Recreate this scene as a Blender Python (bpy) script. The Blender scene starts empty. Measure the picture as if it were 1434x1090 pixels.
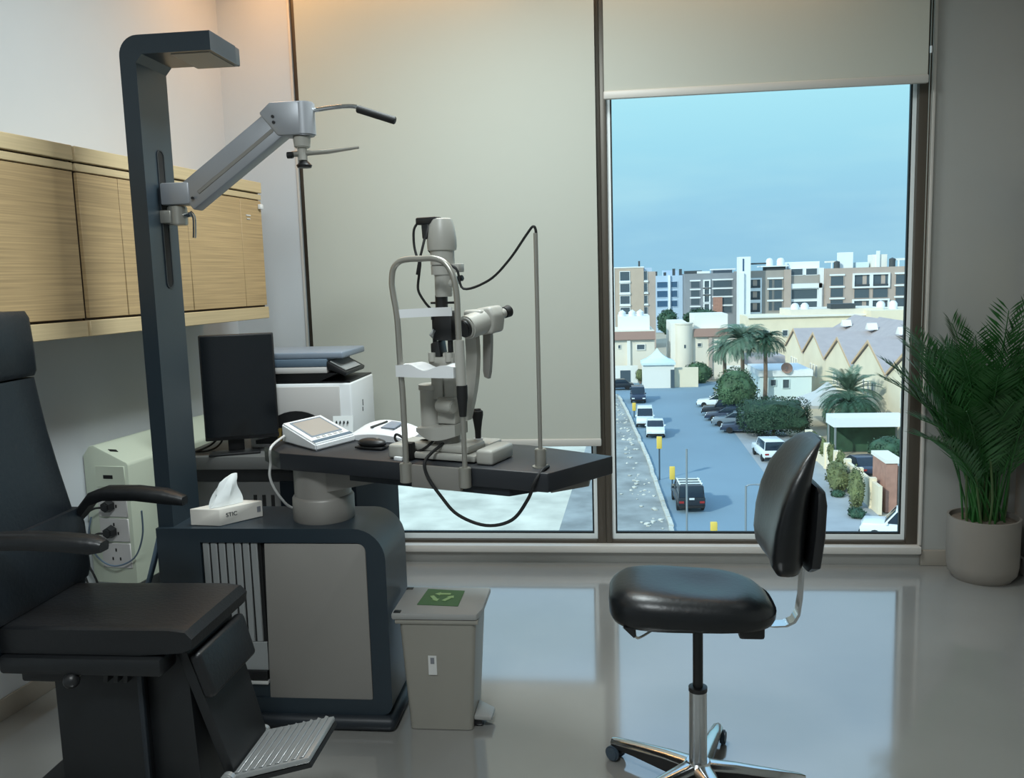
import bpy, bmesh, math, random
from mathutils import Vector, Matrix, Euler
C = bpy.context.scene.collection
SC = bpy.context.scene
R_ = math.radians
random.seed(7)

# ------------------------------------------------------------------ camera
cam_d = bpy.data.cameras.new('camera'); cam = bpy.data.objects.new('camera', cam_d); C.objects.link(cam)
cam_d.sensor_width = 36.0; cam_d.lens = 36.0 * 1212.0 / 1434.0; cam_d.clip_end = 2000; cam_d.clip_start = 0.05
pitch, yaw, roll = R_(7.31), R_(6.31), R_(-1.69)
fwd = Vector((-math.sin(yaw) * math.cos(pitch), math.cos(yaw) * math.cos(pitch), -math.sin(pitch)))
right = Vector((math.cos(yaw), math.sin(yaw), 0)); up = right.cross(fwd)
r2 = right * math.cos(roll) + up * math.sin(roll); u2 = -right * math.sin(roll) + up * math.cos(roll)
cam.matrix_world = Matrix(((r2.x, u2.x, -fwd.x, 0), (r2.y, u2.y, -fwd.y, 0), (r2.z, u2.z, -fwd.z, 1.4), (0, 0, 0, 1)))
SC.camera = cam

# ------------------------------------------------------------------ view, sky, sun, room lamps
SC.view_settings.view_transform = 'Standard'; SC.view_settings.look = 'None'
SC.view_settings.gamma = 1.0; SC.view_settings.use_curve_mapping = False
SC.view_settings.exposure = 0.0

def lin(r, g, b):
    f = lambda v: (v / 255) / 12.92 if v / 255 <= 0.04045 else ((v / 255 + 0.055) / 1.055) ** 2.4
    return (f(r), f(g), f(b), 1.0)

world = bpy.data.worlds.new('sky'); SC.world = world; world.use_nodes = True
nt = world.node_tree; nt.nodes.clear()
wo = nt.nodes.new('ShaderNodeOutputWorld'); bg = nt.nodes.new('ShaderNodeBackground'); tc = nt.nodes.new('ShaderNodeTexCoord')
sp = nt.nodes.new('ShaderNodeSeparateXYZ'); rp = nt.nodes.new('ShaderNodeValToRGB'); mx = nt.nodes.new('ShaderNodeMix')
mp = nt.nodes.new('ShaderNodeMapping'); nz = nt.nodes.new('ShaderNodeTexNoise'); nr = nt.nodes.new('ShaderNodeValToRGB')
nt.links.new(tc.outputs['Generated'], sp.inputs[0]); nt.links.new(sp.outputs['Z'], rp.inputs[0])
e = rp.color_ramp.elements
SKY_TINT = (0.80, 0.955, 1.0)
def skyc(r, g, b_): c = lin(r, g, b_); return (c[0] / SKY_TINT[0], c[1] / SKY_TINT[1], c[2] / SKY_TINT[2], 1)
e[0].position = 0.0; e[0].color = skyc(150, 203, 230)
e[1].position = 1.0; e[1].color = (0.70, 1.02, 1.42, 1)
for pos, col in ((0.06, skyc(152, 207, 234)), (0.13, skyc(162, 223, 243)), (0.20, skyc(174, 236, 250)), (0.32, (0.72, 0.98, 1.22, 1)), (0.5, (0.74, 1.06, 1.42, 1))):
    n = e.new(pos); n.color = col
nt.links.new(tc.outputs['Generated'], mp.inputs[0]); mp.inputs['Scale'].default_value = (1.6, 1.6, 7.0)
nt.links.new(mp.outputs[0], nz.inputs['Vector']); nz.inputs['Scale'].default_value = 2.2; nz.inputs['Detail'].default_value = 5
nt.links.new(nz.outputs['Fac'], nr.inputs[0])
nr.color_ramp.elements[0].position = 0.48; nr.color_ramp.elements[0].color = (0, 0, 0, 1)
nr.color_ramp.elements[1].position = 0.75; nr.color_ramp.elements[1].color = (0.45, 0.45, 0.45, 1)
mx.data_type = 'RGBA'; nt.links.new(nr.outputs['Color'], mx.inputs['Factor'])
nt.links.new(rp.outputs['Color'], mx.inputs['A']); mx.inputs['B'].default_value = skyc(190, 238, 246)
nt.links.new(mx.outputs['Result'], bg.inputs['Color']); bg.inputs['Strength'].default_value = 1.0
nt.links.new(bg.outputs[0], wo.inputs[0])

sd = bpy.data.lights.new('sun', 'SUN'); sd.energy = 3.5; sd.angle = R_(2.0); sd.color = (1.0, 0.93, 0.80)
sun = bpy.data.objects.new('sun', sd); C.objects.link(sun)
sun.rotation_euler = Vector((0.62, 0.62, -0.50)).to_track_quat('-Z', 'Y').to_euler()

def panel_light(name, loc, size, energy, color, rot=(0, 0, 0)):
    d = bpy.data.lights.new(name, 'AREA'); d.shape = 'RECTANGLE'; d.size, d.size_y = size
    d.energy = energy; d.color = color
    o = bpy.data.objects.new(name, d); C.objects.link(o); o.location = loc; o.rotation_euler = rot
    return o
panel_light('ceiling_panel_lamp', (-0.35, 2.75, 2.88), (0.6, 0.6), 52, (0.88, 0.99, 1.0))
panel_light('ceiling_panel_lamp', (-0.5, 0.5, 2.88), (0.6, 0.6), 56, (0.90, 0.98, 1.0))
panel_light('cove_lamp', (-1.0, 3.97, 2.885), (1.3, 0.05), 3.8, (1.0, 0.50, 0.18))
panel_light('downlight', (-1.52, 3.72, 2.885), (0.12, 0.12), 2.4, (1.0, 0.52, 0.22))
panel_light('cove_lamp', (0.45, 3.97, 2.885), (1.3, 0.05), 3.0, (1.0, 0.55, 0.22))

# ------------------------------------------------------------------ materials
MATS = {}
def mat(name, col, rough=0.6, metal=0.0, spec=0.5, var=0.0, vscale=8.0, bump=0.0, bscale=60.0, coat=0.0, ior=None, stretch=None, alpha_t=0.0, emit=None):
    m = bpy.data.materials.new(name); m.use_nodes = True; n = m.node_tree; p = n.nodes['Principled BSDF']
    p.inputs['Base Color'].default_value = col; p.inputs['Roughness'].default_value = rough
    p.inputs['Metallic'].default_value = metal; p.inputs['Specular IOR Level'].default_value = spec
    if coat: p.inputs['Coat Weight'].default_value = coat; p.inputs['Coat Roughness'].default_value = 0.05
    if ior: p.inputs['IOR'].default_value = ior
    if var or bump:
        t = n.nodes.new('ShaderNodeTexCoord'); mpn = n.nodes.new('ShaderNodeMapping'); n.links.new(t.outputs['Object'], mpn.inputs[0])
        if stretch: mpn.inputs['Scale'].default_value = stretch
    if var:
        k = n.nodes.new('ShaderNodeTexNoise'); k.inputs['Scale'].default_value = vscale; k.inputs['Detail'].default_value = 6
        n.links.new(mpn.outputs[0], k.inputs['Vector'])
        r = n.nodes.new('ShaderNodeValToRGB'); n.links.new(k.outputs['Fac'], r.inputs[0])
        a = [max(0, c * (1 - var)) for c in col[:3]] + [1]; b = [min(1, c * (1 + var)) for c in col[:3]] + [1]
        r.color_ramp.elements[0].position = 0.32; r.color_ramp.elements[0].color = a
        r.color_ramp.elements[1].position = 0.68; r.color_ramp.elements[1].color = b
        n.links.new(r.outputs[0], p.inputs['Base Color'])
    if bump:
        k2 = n.nodes.new('ShaderNodeTexNoise'); k2.inputs['Scale'].default_value = bscale; k2.inputs['Detail'].default_value = 3
        n.links.new(mpn.outputs[0], k2.inputs['Vector'])
        bp = n.nodes.new('ShaderNodeBump'); bp.inputs['Strength'].default_value = bump; bp.inputs['Distance'].default_value = 0.01
        n.links.new(k2.outputs['Fac'], bp.inputs['Height']); n.links.new(bp.outputs[0], p.inputs['Normal'])
    if emit:
        p.inputs['Emission Color'].default_value = emit[0]; p.inputs['Emission Strength'].default_value = emit[1]
    MATS[name] = m; return m

mat('wall_paint', lin(194, 199, 203), 0.75, var=0.015, vscale=3)
mat('shaded_wall_paint', lin(162, 162, 158), 0.75, var=0.015, vscale=3)  # wall paint darkened in colour to imitate the backlit right side
mat('ceiling_paint', lin(215, 214, 210), 0.85)
mat('floor_vinyl', lin(132, 131, 127), 0.09, spec=0.5, ior=2.8, var=0.05, vscale=2.2, bump=0.02, bscale=3.0)
mat('sill_white', lin(200, 196, 190), 0.45)
mat('skirting', lin(142, 136, 126), 0.5)
mat('bronze_frame', lin(80, 73, 64), 0.42, metal=0.25)
mat('bead_white', lin(236, 242, 242), 0.4)  # whitened so the colour carries the daylight reflected along the bead
mat('gasket', lin(22, 30, 32), 0.6)
mat('blind_bar', lin(190, 188, 182), 0.45)
mat('oak_door', lin(176, 150, 110), 0.55, var=0.20, vscale=9, stretch=(0.30, 0.30, 22))
mat('oak_rail', lin(196, 176, 138), 0.5, var=0.08, vscale=8, stretch=(0.3, 0.3, 18))
mat('oak_dark', lin(60, 46, 34), 0.7)
mat('navy_paint', lin(38, 49, 57), 0.36)
mat('navy_dark', lin(24, 31, 38), 0.5)
mat('table_black', lin(33, 36, 41), 0.42)
mat('panel_silver', lin(138, 135, 130), 0.5, metal=0.15)
mat('slat_grey', lin(140, 143, 143), 0.5)
mat('desk_navy', lin(14, 20, 26), 0.7, spec=0.12)
mat('desk_grey', lin(96, 97, 96), 0.5)
mat('black_gap', lin(8, 9, 10), 0.8)
mat('arm_grey', lin(150, 153, 158), 0.38, metal=0.35)
mat('column_grey', lin(138, 135, 130), 0.45, metal=0.2)
mat('chrome', lin(205, 208, 210), 0.14, metal=1.0)
mat('steel', lin(160, 158, 150), 0.32, metal=0.55)
mat('black_plastic', lin(22, 23, 25), 0.42)
mat('black_rubber', lin(17, 18, 19), 0.65)
mat('lamp_grey', lin(166, 165, 158), 0.38, var=0.02)
mat('lamp_grey_dark', lin(125, 123, 118), 0.42)
mat('white_plastic', lin(225, 228, 230), 0.35)
mat('cream_plastic', lin(196, 204, 186), 0.32)
mat('socket_white', lin(190, 188, 186), 0.4)
mat('leather_black', lin(15, 17, 20), 0.42, bump=0.10, bscale=90)
mat('leather_stool', lin(10, 13, 16), 0.36, bump=0.06, bscale=70)
mat('leather_navy', lin(13, 21, 28), 0.42, bump=0.08, bscale=90)
mat('chair_body', lin(13, 16, 19), 0.5)
mat('foot_alu', lin(170, 172, 172), 0.35, metal=0.6)
mat('bin_grey', lin(142, 139, 130), 0.45, var=0.02)
mat('bin_lid', lin(150, 150, 147), 0.4)
mat('label_green', lin(58, 100, 54), 0.5)
mat('label_light', lin(140, 175, 118), 0.5)
mat('label_white', lin(205, 205, 202), 0.5)
mat('label_grey', lin(120, 122, 128), 0.6)
mat('ink', lin(45, 50, 52), 0.6)
mat('paper_white', lin(235, 240, 240), 0.8)
mat('box_cardboard', lin(212, 208, 200), 0.6)
mat('screen_black', lin(18, 22, 26), 0.16)
mat('lcd_grey', lin(168, 160, 152), 0.25)
mat('slate_blue', lin(88, 106, 122), 0.4)
mat('slate_pale', lin(122, 134, 148), 0.4)
mat('brass', lin(176, 150, 90), 0.3, metal=0.9)
mat('pot_taupe', lin(126, 120, 112), 0.65, var=0.04, vscale=5)
mat('soil', lin(112, 100, 88), 0.95, var=0.3, vscale=60)
mat('palm_leaf', lin(38, 88, 38), 0.45, var=0.25, vscale=6)
mat('palm_stem', lin(62, 84, 44), 0.5)
mat('poster_ochre', lin(150, 138, 88), 0.6, var=0.2, vscale=4)
mat('cable_white', lin(200, 200, 198), 0.45)
# outside
mat('sand_lot', lin(206, 200, 184), 0.95, var=0.22, vscale=0.35, bump=0.5, bscale=1.2)
mat('earth_strip', lin(146, 148, 146), 0.95, var=0.25, vscale=0.5, bump=0.4, bscale=1.5)
mat('asphalt', lin(122, 144, 158), 0.85, var=0.06, vscale=0.12)  # blue cast of reflected sky light is put into this colour
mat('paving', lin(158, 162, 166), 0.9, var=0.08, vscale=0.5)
mat('kerb_white', lin(196, 194, 184), 0.9, var=0.15, vscale=2)
mat('desert', lin(176, 164, 144), 0.95, var=0.15, vscale=0.05)
mat('villa_cream', lin(222, 212, 196), 0.85, var=0.03, vscale=0.4)
mat('villa_white', lin(228, 224, 216), 0.85)
mat('villa_band', lin(150, 120, 108), 0.85)
mat('cream_yellow', lin(228, 215, 190), 0.85, var=0.04, vscale=0.5)
mat('roof_grey', lin(168, 158, 158), 0.85, var=0.05, vscale=1.0)
mat('verge_tan', lin(200, 170, 138), 0.8)
mat('stone_brown', lin(186, 168, 152), 0.9, var=0.06, vscale=0.3)  # stone_* colours lightened to imitate haze over the far blocks
mat('stone_grey', lin(158, 151, 144), 0.9, var=0.06, vscale=0.3)
mat('stone_slate', lin(138, 142, 148), 0.9, var=0.06, vscale=0.3)
mat('stone_pink', lin(176, 160, 150), 0.9, var=0.06, vscale=0.3)
mat('block_blue', lin(176, 196, 216), 0.85)
mat('white_render', lin(226, 230, 232), 0.8)
mat('window_dark', lin(78, 90, 98), 0.2)
mat('window_blue', lin(62, 92, 122), 0.2)
mat('roof_plant', lin(64, 70, 74), 0.7)
mat('tent_white', lin(208, 224, 226), 0.7)
mat('canopy_grey', lin(190, 190, 188), 0.8)
mat('brick_red', lin(164, 124, 110), 0.9, var=0.12, vscale=2)
mat('vine', lin(96, 104, 62), 0.8, var=0.35, vscale=2.0)
mat('leaf_dark', lin(46, 78, 58), 0.7, var=0.35, vscale=1.2)
mat('leaf_mid', lin(64, 92, 62), 0.7, var=0.35, vscale=1.2)
mat('leaf_hedge', lin(40, 68, 48), 0.7, var=0.3, vscale=1.5)
mat('leaf_olive', lin(104, 112, 72), 0.75, var=0.35, vscale=1.5)
mat('palm_green', lin(88, 114, 94), 0.6, var=0.3, vscale=1.0)
mat('bark', lin(122, 104, 90), 0.9, var=0.2, vscale=3)
mat('car_white', lin(222, 228, 230), 0.25)
mat('car_black', lin(38, 42, 48), 0.25)
mat('car_grey', lin(108, 120, 130), 0.25)
mat('car_navy', lin(46, 56, 76), 0.25)
mat('car_glass', lin(34, 46, 58), 0.1)
mat('tyre', lin(24, 25, 27), 0.8)
mat('signal_yellow', lin(222, 190, 84), 0.6)
mat('pole_grey', lin(138, 146, 150), 0.5, metal=0.4)
mat('pole_dark', lin(58, 72, 84), 0.5)
mat('tail_red', lin(150, 40, 36), 0.4)

def special_mats():
    m = bpy.data.materials.new('tinted_glass'); m.use_nodes = True; n = m.node_tree; n.nodes.clear()
    o = n.nodes.new('ShaderNodeOutputMaterial'); t = n.nodes.new('ShaderNodeBsdfTransparent'); g = n.nodes.new('ShaderNodeBsdfGlossy')
    f = n.nodes.new('ShaderNodeFresnel'); x = n.nodes.new('ShaderNodeMixShader')
    t.inputs[0].default_value = (0.80, 0.955, 1.0, 1); g.inputs['Roughness'].default_value = 0.0; f.inputs[0].default_value = 1.35
    n.links.new(f.outputs[0], x.inputs[0]); n.links.new(t.outputs[0], x.inputs[1]); n.links.new(g.outputs[0], x.inputs[2]); n.links.new(x.outputs[0], o.inputs[0])
    MATS['tinted_glass'] = m
    m = bpy.data.materials.new('blind_fabric'); m.use_nodes = True; n = m.node_tree; n.nodes.clear()
    o = n.nodes.new('ShaderNodeOutputMaterial'); d = n.nodes.new('ShaderNodeBsdfDiffuse'); t = n.nodes.new('ShaderNodeBsdfTranslucent')
    x = n.nodes.new('ShaderNodeMixShader'); d.inputs[0].default_value = lin(190, 193, 184); t.inputs[0].default_value = lin(190, 193, 184)
    x.inputs[0].default_value = 0.10
    w = n.nodes.new('ShaderNodeTexNoise'); w.inputs['Scale'].default_value = 400; b = n.nodes.new('ShaderNodeBump'); b.inputs['Strength'].default_value = 0.05
    n.links.new(w.outputs['Fac'], b.inputs['Height']); n.links.new(b.outputs[0], d.inputs['Normal'])
    n.links.new(d.outputs[0], x.inputs[1]); n.links.new(t.outputs[0], x.inputs[2]); n.links.new(x.outputs[0], o.inputs[0])
    MATS['blind_fabric'] = m
special_mats()

# ------------------------------------------------------------------ mesh helpers (all coordinates are world metres)
def world_of(o):
    m = Matrix.Identity(4)
    while o is not None:
        m = (Matrix.Translation(o.location) @ o.rotation_euler.to_matrix().to_4x4()) @ m
        o = o.parent
    return m

class MB:
    def __init__(s, M=None): s.bm = bmesh.new(); s.M = M
    def _merge(s, t, M=None):
        if M is not None: t.transform(M)
        me = bpy.data.meshes.new('tmp'); t.to_mesh(me); s.bm.from_mesh(me); bpy.data.meshes.remove(me); t.free(); return s
    def box(s, x0, x1, y0, y1, z0, z1, bev=0.0, seg=2, M=None):
        t = bmesh.new(); bmesh.ops.create_cube(t, size=1.0)
        t.transform(Matrix.Translation(((x0 + x1) / 2, (y0 + y1) / 2, (z0 + z1) / 2)) @ Matrix.Diagonal((abs(x1 - x0), abs(y1 - y0), abs(z1 - z0), 1)))
        if bev: bmesh.ops.bevel(t, geom=t.edges[:], offset=bev, segments=seg, affect='EDGES', profile=0.5)
        return s._merge(t, M)
    def prism(s, pts, vec, bev=0.0, seg=2, M=None, edges='all'):
        t = bmesh.new(); a = [t.verts.new(p) for p in pts]; vec = Vector(vec); b = [t.verts.new(Vector(p) + vec) for p in pts]
        n = len(pts); t.faces.new(a[::-1]); t.faces.new(b)
        for i in range(n): t.faces.new((a[i], a[(i + 1) % n], b[(i + 1) % n], b[i]))
        bmesh.ops.recalc_face_normals(t, faces=t.faces[:])
        if bev: bmesh.ops.bevel(t, geom=t.edges[:], offset=bev, segments=seg, affect='EDGES', profile=0.5)
        return s._merge(t, M)
    def ring_prism(s, outer, inner, vec, bev=0.0, M=None):
        t = bmesh.new(); vec = Vector(vec); n = len(outer)
        A = [t.verts.new(p) for p in outer]; B = [t.verts.new(p) for p in inner]
        A2 = [t.verts.new(Vector(p) + vec) for p in outer]; B2 = [t.verts.new(Vector(p) + vec) for p in inner]
        for i in range(n):
            j = (i + 1) % n
            t.faces.new((A[i], A[j], B[j], B[i])); t.faces.new((A2[i], B2[i], B2[j], A2[j]))
            t.faces.new((A[i], A2[i], A2[j], A[j])); t.faces.new((B[i], B[j], B2[j], B2[i]))
        bmesh.ops.recalc_face_normals(t, faces=t.faces[:])
        return s._merge(t, M)
    def cyl(s, p0, p1, r0, r1=None, seg=20, bev=0.0, M=None):
        p0, p1 = Vector(p0), Vector(p1); r1 = r0 if r1 is None else r1; d = p1 - p0
        t = bmesh.new(); bmesh.ops.create_cone(t, cap_ends=True, segments=seg, radius1=r0, radius2=r1, depth=d.length)
        if bev: bmesh.ops.bevel(t, geom=[e for e in t.edges if any(len(f.verts) > 4 for f in e.link_faces)], offset=bev, segments=2, affect='EDGES')
        t.transform(Matrix.Translation((p0 + p1) / 2) @ d.to_track_quat('Z', 'Y').to_matrix().to_4x4())
        return s._merge(t, M)
    def tube(s, pts, r, seg=8, sub=6, flat=None, M=None):
        P = [Vector(p) for p in pts]
        if sub > 1 and len(P) > 2:
            Q = []
            for i in range(len(P) - 1):
                a, b, c, d = P[max(i - 1, 0)], P[i], P[i + 1], P[min(i + 2, len(P) - 1)]
                for k in range(sub):
                    u = k / sub
                    Q.append(0.5 * ((2 * b) + (c - a) * u + (2 * a - 5 * b + 4 * c - d) * u * u + (3 * b - a - 3 * c + d) * u ** 3))
            Q.append(P[-1]); P = Q
        t = bmesh.new(); rings = []; nrm = None
        for i, p in enumerate(P):
            d = (P[min(i + 1, len(P) - 1)] - P[max(i - 1, 0)]).normalized()
            if nrm is None: nrm = d.cross(Vector((0, 0, 1)) if abs(d.z) < 0.9 else Vector((0, 1, 0))).normalized()
            else: nrm = (nrm - d * nrm.dot(d)).normalized()
            b = d.cross(nrm); rr = r(i / (len(P) - 1)) if callable(r) else r
            fx = flat if flat else 1.0
            rings.append([t.verts.new(p + (nrm * math.cos(2 * math.pi * k / seg) * fx + b * math.sin(2 * math.pi * k / seg)) * rr) for k in range(seg)])
        for i in range(len(rings) - 1):
            for k in range(seg):
                t.faces.new((rings[i][k], rings[i][(k + 1) % seg], rings[i + 1][(k + 1) % seg], rings[i + 1][k]))
        t.faces.new(rings[0][::-1]); t.faces.new(rings[-1])
        bmesh.ops.recalc_face_normals(t, faces=t.faces[:])
        return s._merge(t, M)
    def lathe(s, prof, c, seg=28, M=None, axis=None):
        t = bmesh.new(); rings = []
        for (r, z) in prof:
            if r < 1e-6: rings.append([t.verts.new((0, 0, z))])
            else: rings.append([t.verts.new((r * math.cos(2 * math.pi * k / seg), r * math.sin(2 * math.pi * k / seg), z)) for k in range(seg)])
        for a, b in zip(rings, rings[1:]):
            for k in range(seg):
                k2 = (k + 1) % seg
                if len(a) == 1 and len(b) == 1: continue
                if len(a) == 1: t.faces.new((a[0], b[k], b[k2]))
                elif len(b) == 1: t.faces.new((a[k], a[k2], b[0]))
                else: t.faces.new((a[k], a[k2], b[k2], b[k]))
        bmesh.ops.recalc_face_normals(t, faces=t.faces[:])
        if axis is not None: t.transform(Vector(axis).to_track_quat('Z', 'Y').to_matrix().to_4x4())
        t.transform(Matrix.Translation(Vector(c)))
        return s._merge(t, M)
    def ell(s, c, rad, seg=16, M=None):
        t = bmesh.new(); bmesh.ops.create_uvsphere(t, u_segments=seg, v_segments=max(6, seg // 2), radius=1)
        t.transform(Matrix.Translation(Vector(c)) @ Matrix.Diagonal((rad[0], rad[1], rad[2], 1)))
        return s._merge(t, M)
    def quad(s, pts):
        s.bm.faces.new([s.bm.verts.new(p) for p in pts]); return s
    def grid(s, rows, close=False, M=None):
        t = bmesh.new(); V = [[t.verts.new(p) for p in r] for r in rows]
        for a, b in zip(V, V[1:]):
            n = len(a)
            for k in range(n if close else n - 1):
                t.faces.new((a[k], a[(k + 1) % n], b[(k + 1) % n], b[k]))
        if close: t.faces.new(V[0][::-1]); t.faces.new(V[-1])
        bmesh.ops.recalc_face_normals(t, faces=t.faces[:])
        return s._merge(t, M)
    def build(s, name, m, parent=None, kind=None, angle=38, label=None, fmats=None):
        if s.M is not None: s.bm.transform(s.M)
        if parent is not None: s.bm.transform(world_of(parent).inverted())
        for f in s.bm.faces: f.smooth = True
        for e in s.bm.edges:
            if len(e.link_faces) == 2:
                if e.calc_face_angle(0) > R_(angle): e.smooth = False
            else: e.smooth = False
        me = bpy.data.meshes.new(name); s.bm.to_mesh(me); s.bm.free()
        me.materials.append(MATS[m])
        o = bpy.data.objects.new(name, me); C.objects.link(o)
        if parent is not None: o.parent = parent
        if kind: o['kind'] = kind
        if label: o['label'] = label
        return o

def tag(o, label, cat, group=None):
    o['label'] = label; o['category'] = cat
    if group: o['group'] = group
    return o
def thing(name, label, cat, loc=(0, 0, 0), rz=0.0, group=None):
    o = bpy.data.objects.new(name, None); C.objects.link(o); o.empty_display_size = 0.1
    o.location = loc; o.rotation_euler = (0, 0, rz)
    return tag(o, label, cat, group)
def text_mesh(body, size, M, name, m, parent, depth=0.0006):
    cu = bpy.data.curves.new('t', 'FONT'); cu.body = body; cu.size = size; cu.align_x = 'CENTER'; cu.align_y = 'CENTER'; cu.extrude = depth
    ob = bpy.data.objects.new('t', cu); C.objects.link(ob)
    dg = bpy.context.evaluated_depsgraph_get(); me = bpy.data.meshes.new_from_object(ob.evaluated_get(dg))
    bpy.data.objects.remove(ob)
    b = MB(M); b.bm.from_mesh(me); bpy.data.meshes.remove(me)
    return b.build(name, m, parent)
# ------------------------------------------------------------------ room shell
YW = 4.13
def struct_root(name):
    o = bpy.data.objects.new(name, None); C.objects.link(o); o.empty_display_size = 0.1; o['kind'] = 'structure'; return o
LB = Vector((-1.99, 2.65, 0)); LS = Vector((math.sin(R_(6.8)), math.cos(R_(6.8)), 0)); LN = Vector((math.cos(R_(6.8)), -math.sin(R_(6.8)), 0))
def lw(s, off, z): return LB + LS * s + LN * off + Vector((0, 0, z))
MB().prism([(-2.75, -2.4, -0.2), (2.1, -2.4, -0.2), (2.1, 4.4, -0.2), (-2.0, 4.4, -0.2)], (0, 0, 0.2)).build('floor', 'floor_vinyl', kind='structure')
MB().prism([(-2.75, -2.4, 2.9), (2.1, -2.4, 2.9), (2.1, 4.4, 2.9), (-2.0, 4.4, 2.9)], (0, 0, 0.15)).build('ceiling', 'ceiling_paint', kind='structure')
MB().prism([lw(-4.95, 0, 0), lw(1.66, 0, 0), lw(1.66, -0.15, 0), lw(-4.95, -0.15, 0)], (0, 0, 2.9)).box(-1.83, -1.455, YW, 4.33, 0, 2.9).build('wall_left', 'wall_paint', kind='structure')
MB().box(1.87, 2.02, -2.25, 4.3, 0, 2.9).build('wall_right', 'shaded_wall_paint', kind='structure')
MB().box(-2.7, 2.0, -2.35, -2.2, 0, 2.9).build('wall_back', 'wall_paint', kind='structure')
w = MB(); w.box(1.447, 1.88, YW, 4.33, 0, 2.9); w.box(-1.455, 1.447, YW, 4.33, 2.75, 2.9); w.box(-1.455, 1.447, YW, 4.33, -0.05, 0.059)
w.build('wall_front', 'shaded_wall_paint', kind='structure')
MB().box(-1.47, 1.452, 4.095, 4.2, 0.059, 0.096, bev=0.006).build('trim_1', 'sill_white', kind='structure')
MB().box(1.453, 1.87, 4.112, YW, 0, 0.075, bev=0.004).build('baseboard_front', 'skirting', kind='structure')
MB().box(1.852, 1.87, -2.2, 4.11, 0, 0.075, bev=0.004).build('baseboard_right', 'sill_white', kind='structure')
MB().prism([lw(-4.8, 0, 0), lw(1.47, 0, 0), lw(1.47, 0.012, 0), lw(-4.8, 0.012, 0)], (0, 0, 0.07), bev=0.003).build('baseboard_left', 'skirting', kind='structure')
# side trims of the window opening
MB().box(1.444, 1.458, 4.118, YW + 0.02, 0.096, 2.75, bev=0.003).build('trim_2', 'sill_white', kind='structure')
MB().box(-1.468, -1.456, 4.124, YW + 0.01, 0.096, 2.75, bev=0.002).build('trim_3', 'sill_white', kind='structure')

def window(name, x0, x1, gx0, gx1):
    r = struct_root(name); r.location = ((x0 + x1) / 2, YW, 0.096)
    f = MB(); f.box(x0, gx0, YW + 0.005, YW + 0.085, 0.096, 2.75, bev=0.003); f.box(gx1, x1, YW + 0.005, YW + 0.085, 0.096, 2.75, bev=0.003)
    f.box(gx0, gx1, YW + 0.005, YW + 0.085, 0.096, 0.112, bev=0.002); f.box(gx0, gx1, YW + 0.005, YW + 0.085, 2.69, 2.75, bev=0.003)
    fr = f.build('window_frame', 'bronze_frame', r)
    o = [(gx0, YW + 0.03, 0.112), (gx1, YW + 0.03, 0.112), (gx1, YW + 0.03, 2.69), (gx0, YW + 0.03, 2.69)]
    k = 0.017; i_ = [(gx0 + k, YW + 0.03, 0.112 + 0.026), (gx1 - k, YW + 0.03, 0.138), (gx1 - k, YW + 0.03, 2.67), (gx0 + k, YW + 0.03, 2.67)]
    MB().ring_prism(o, i_, (0, 0.02, 0)).build('glazing_bead', 'bead_white', r)
    q = k + 0.008; j_ = [(gx0 + q, YW + 0.032, 0.147), (gx1 - q, YW + 0.032, 0.147), (gx1 - q, YW + 0.032, 2.66), (gx0 + q, YW + 0.032, 2.66)]
    MB().ring_prism([Vector(p) + Vector((0, 0.002, 0)) for p in i_], j_, (0, 0.018, 0)).build('gasket', 'gasket', r)
    MB().quad([(gx0 + 0.004, YW + 0.052, 0.12), (gx1 - 0.004, YW + 0.052, 0.12), (gx1 - 0.004, YW + 0.052, 2.68), (gx0 + 0.004, YW + 0.052, 2.68)]).build('glass_pane', 'tinted_glass', r)
window('window_1', -1.455, -0.014, -1.38, -0.055)
window('window_2', -0.014, 1.444, 0.016, 1.392)

def roller_blind(label, x0, x1, zb, chain):
    r = thing('roller_blind', label, 'blind', ((x0 + x1) / 2, 4.075, 2.86), group='grey fabric roller blinds at the window wall')
    b = MB(); b.box(x0, x1, 4.0745, 4.0765, zb + 0.03, 2.85); b.build('blind_fabric', 'blind_fabric', r)
    MB().box(x0 - 0.003, x1 + 0.003, 4.064, 4.087, zb, zb + 0.036, bev=0.006).build('bottom_bar', 'blind_bar', r)
    MB().cyl((x0 + 0.01, 4.09, 2.862), (x1 - 0.01, 4.09, 2.862), 0.026).build('roller_tube', 'blind_bar', r)
    if chain:
        c = MB()
        for dx in (0.0, 0.012):
            c.tube([(x1 + 0.014 + dx, 4.085, 2.85), (x1 + 0.012 + dx, 4.085, 2.0), (x1 + 0.01 + dx, 4.085, 0.9)], 0.0022, seg=6)
        c.tube([(x1 + 0.010, 4.085, 0.9), (x1 + 0.016, 4.085, 0.885), (x1 + 0.022, 4.085, 0.9)], 0.0022, seg=6)
        ch = c.build('bead_chain', 'steel', r)
        MB().cyl((x1 + 0.0135, 4.083, 2.315), (x1 + 0.0135, 4.083, 2.345), 0.005, bev=0.001).build('chain_connector', 'white_plastic', ch)
    return r
roller_blind('grey fabric roller blind lowered almost to the sill behind the slit lamp', -1.416, -0.033, 0.594, False)
roller_blind('short grey fabric roller blind raised above the clear window view', 0.008, 1.406, 2.188, True)

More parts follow.
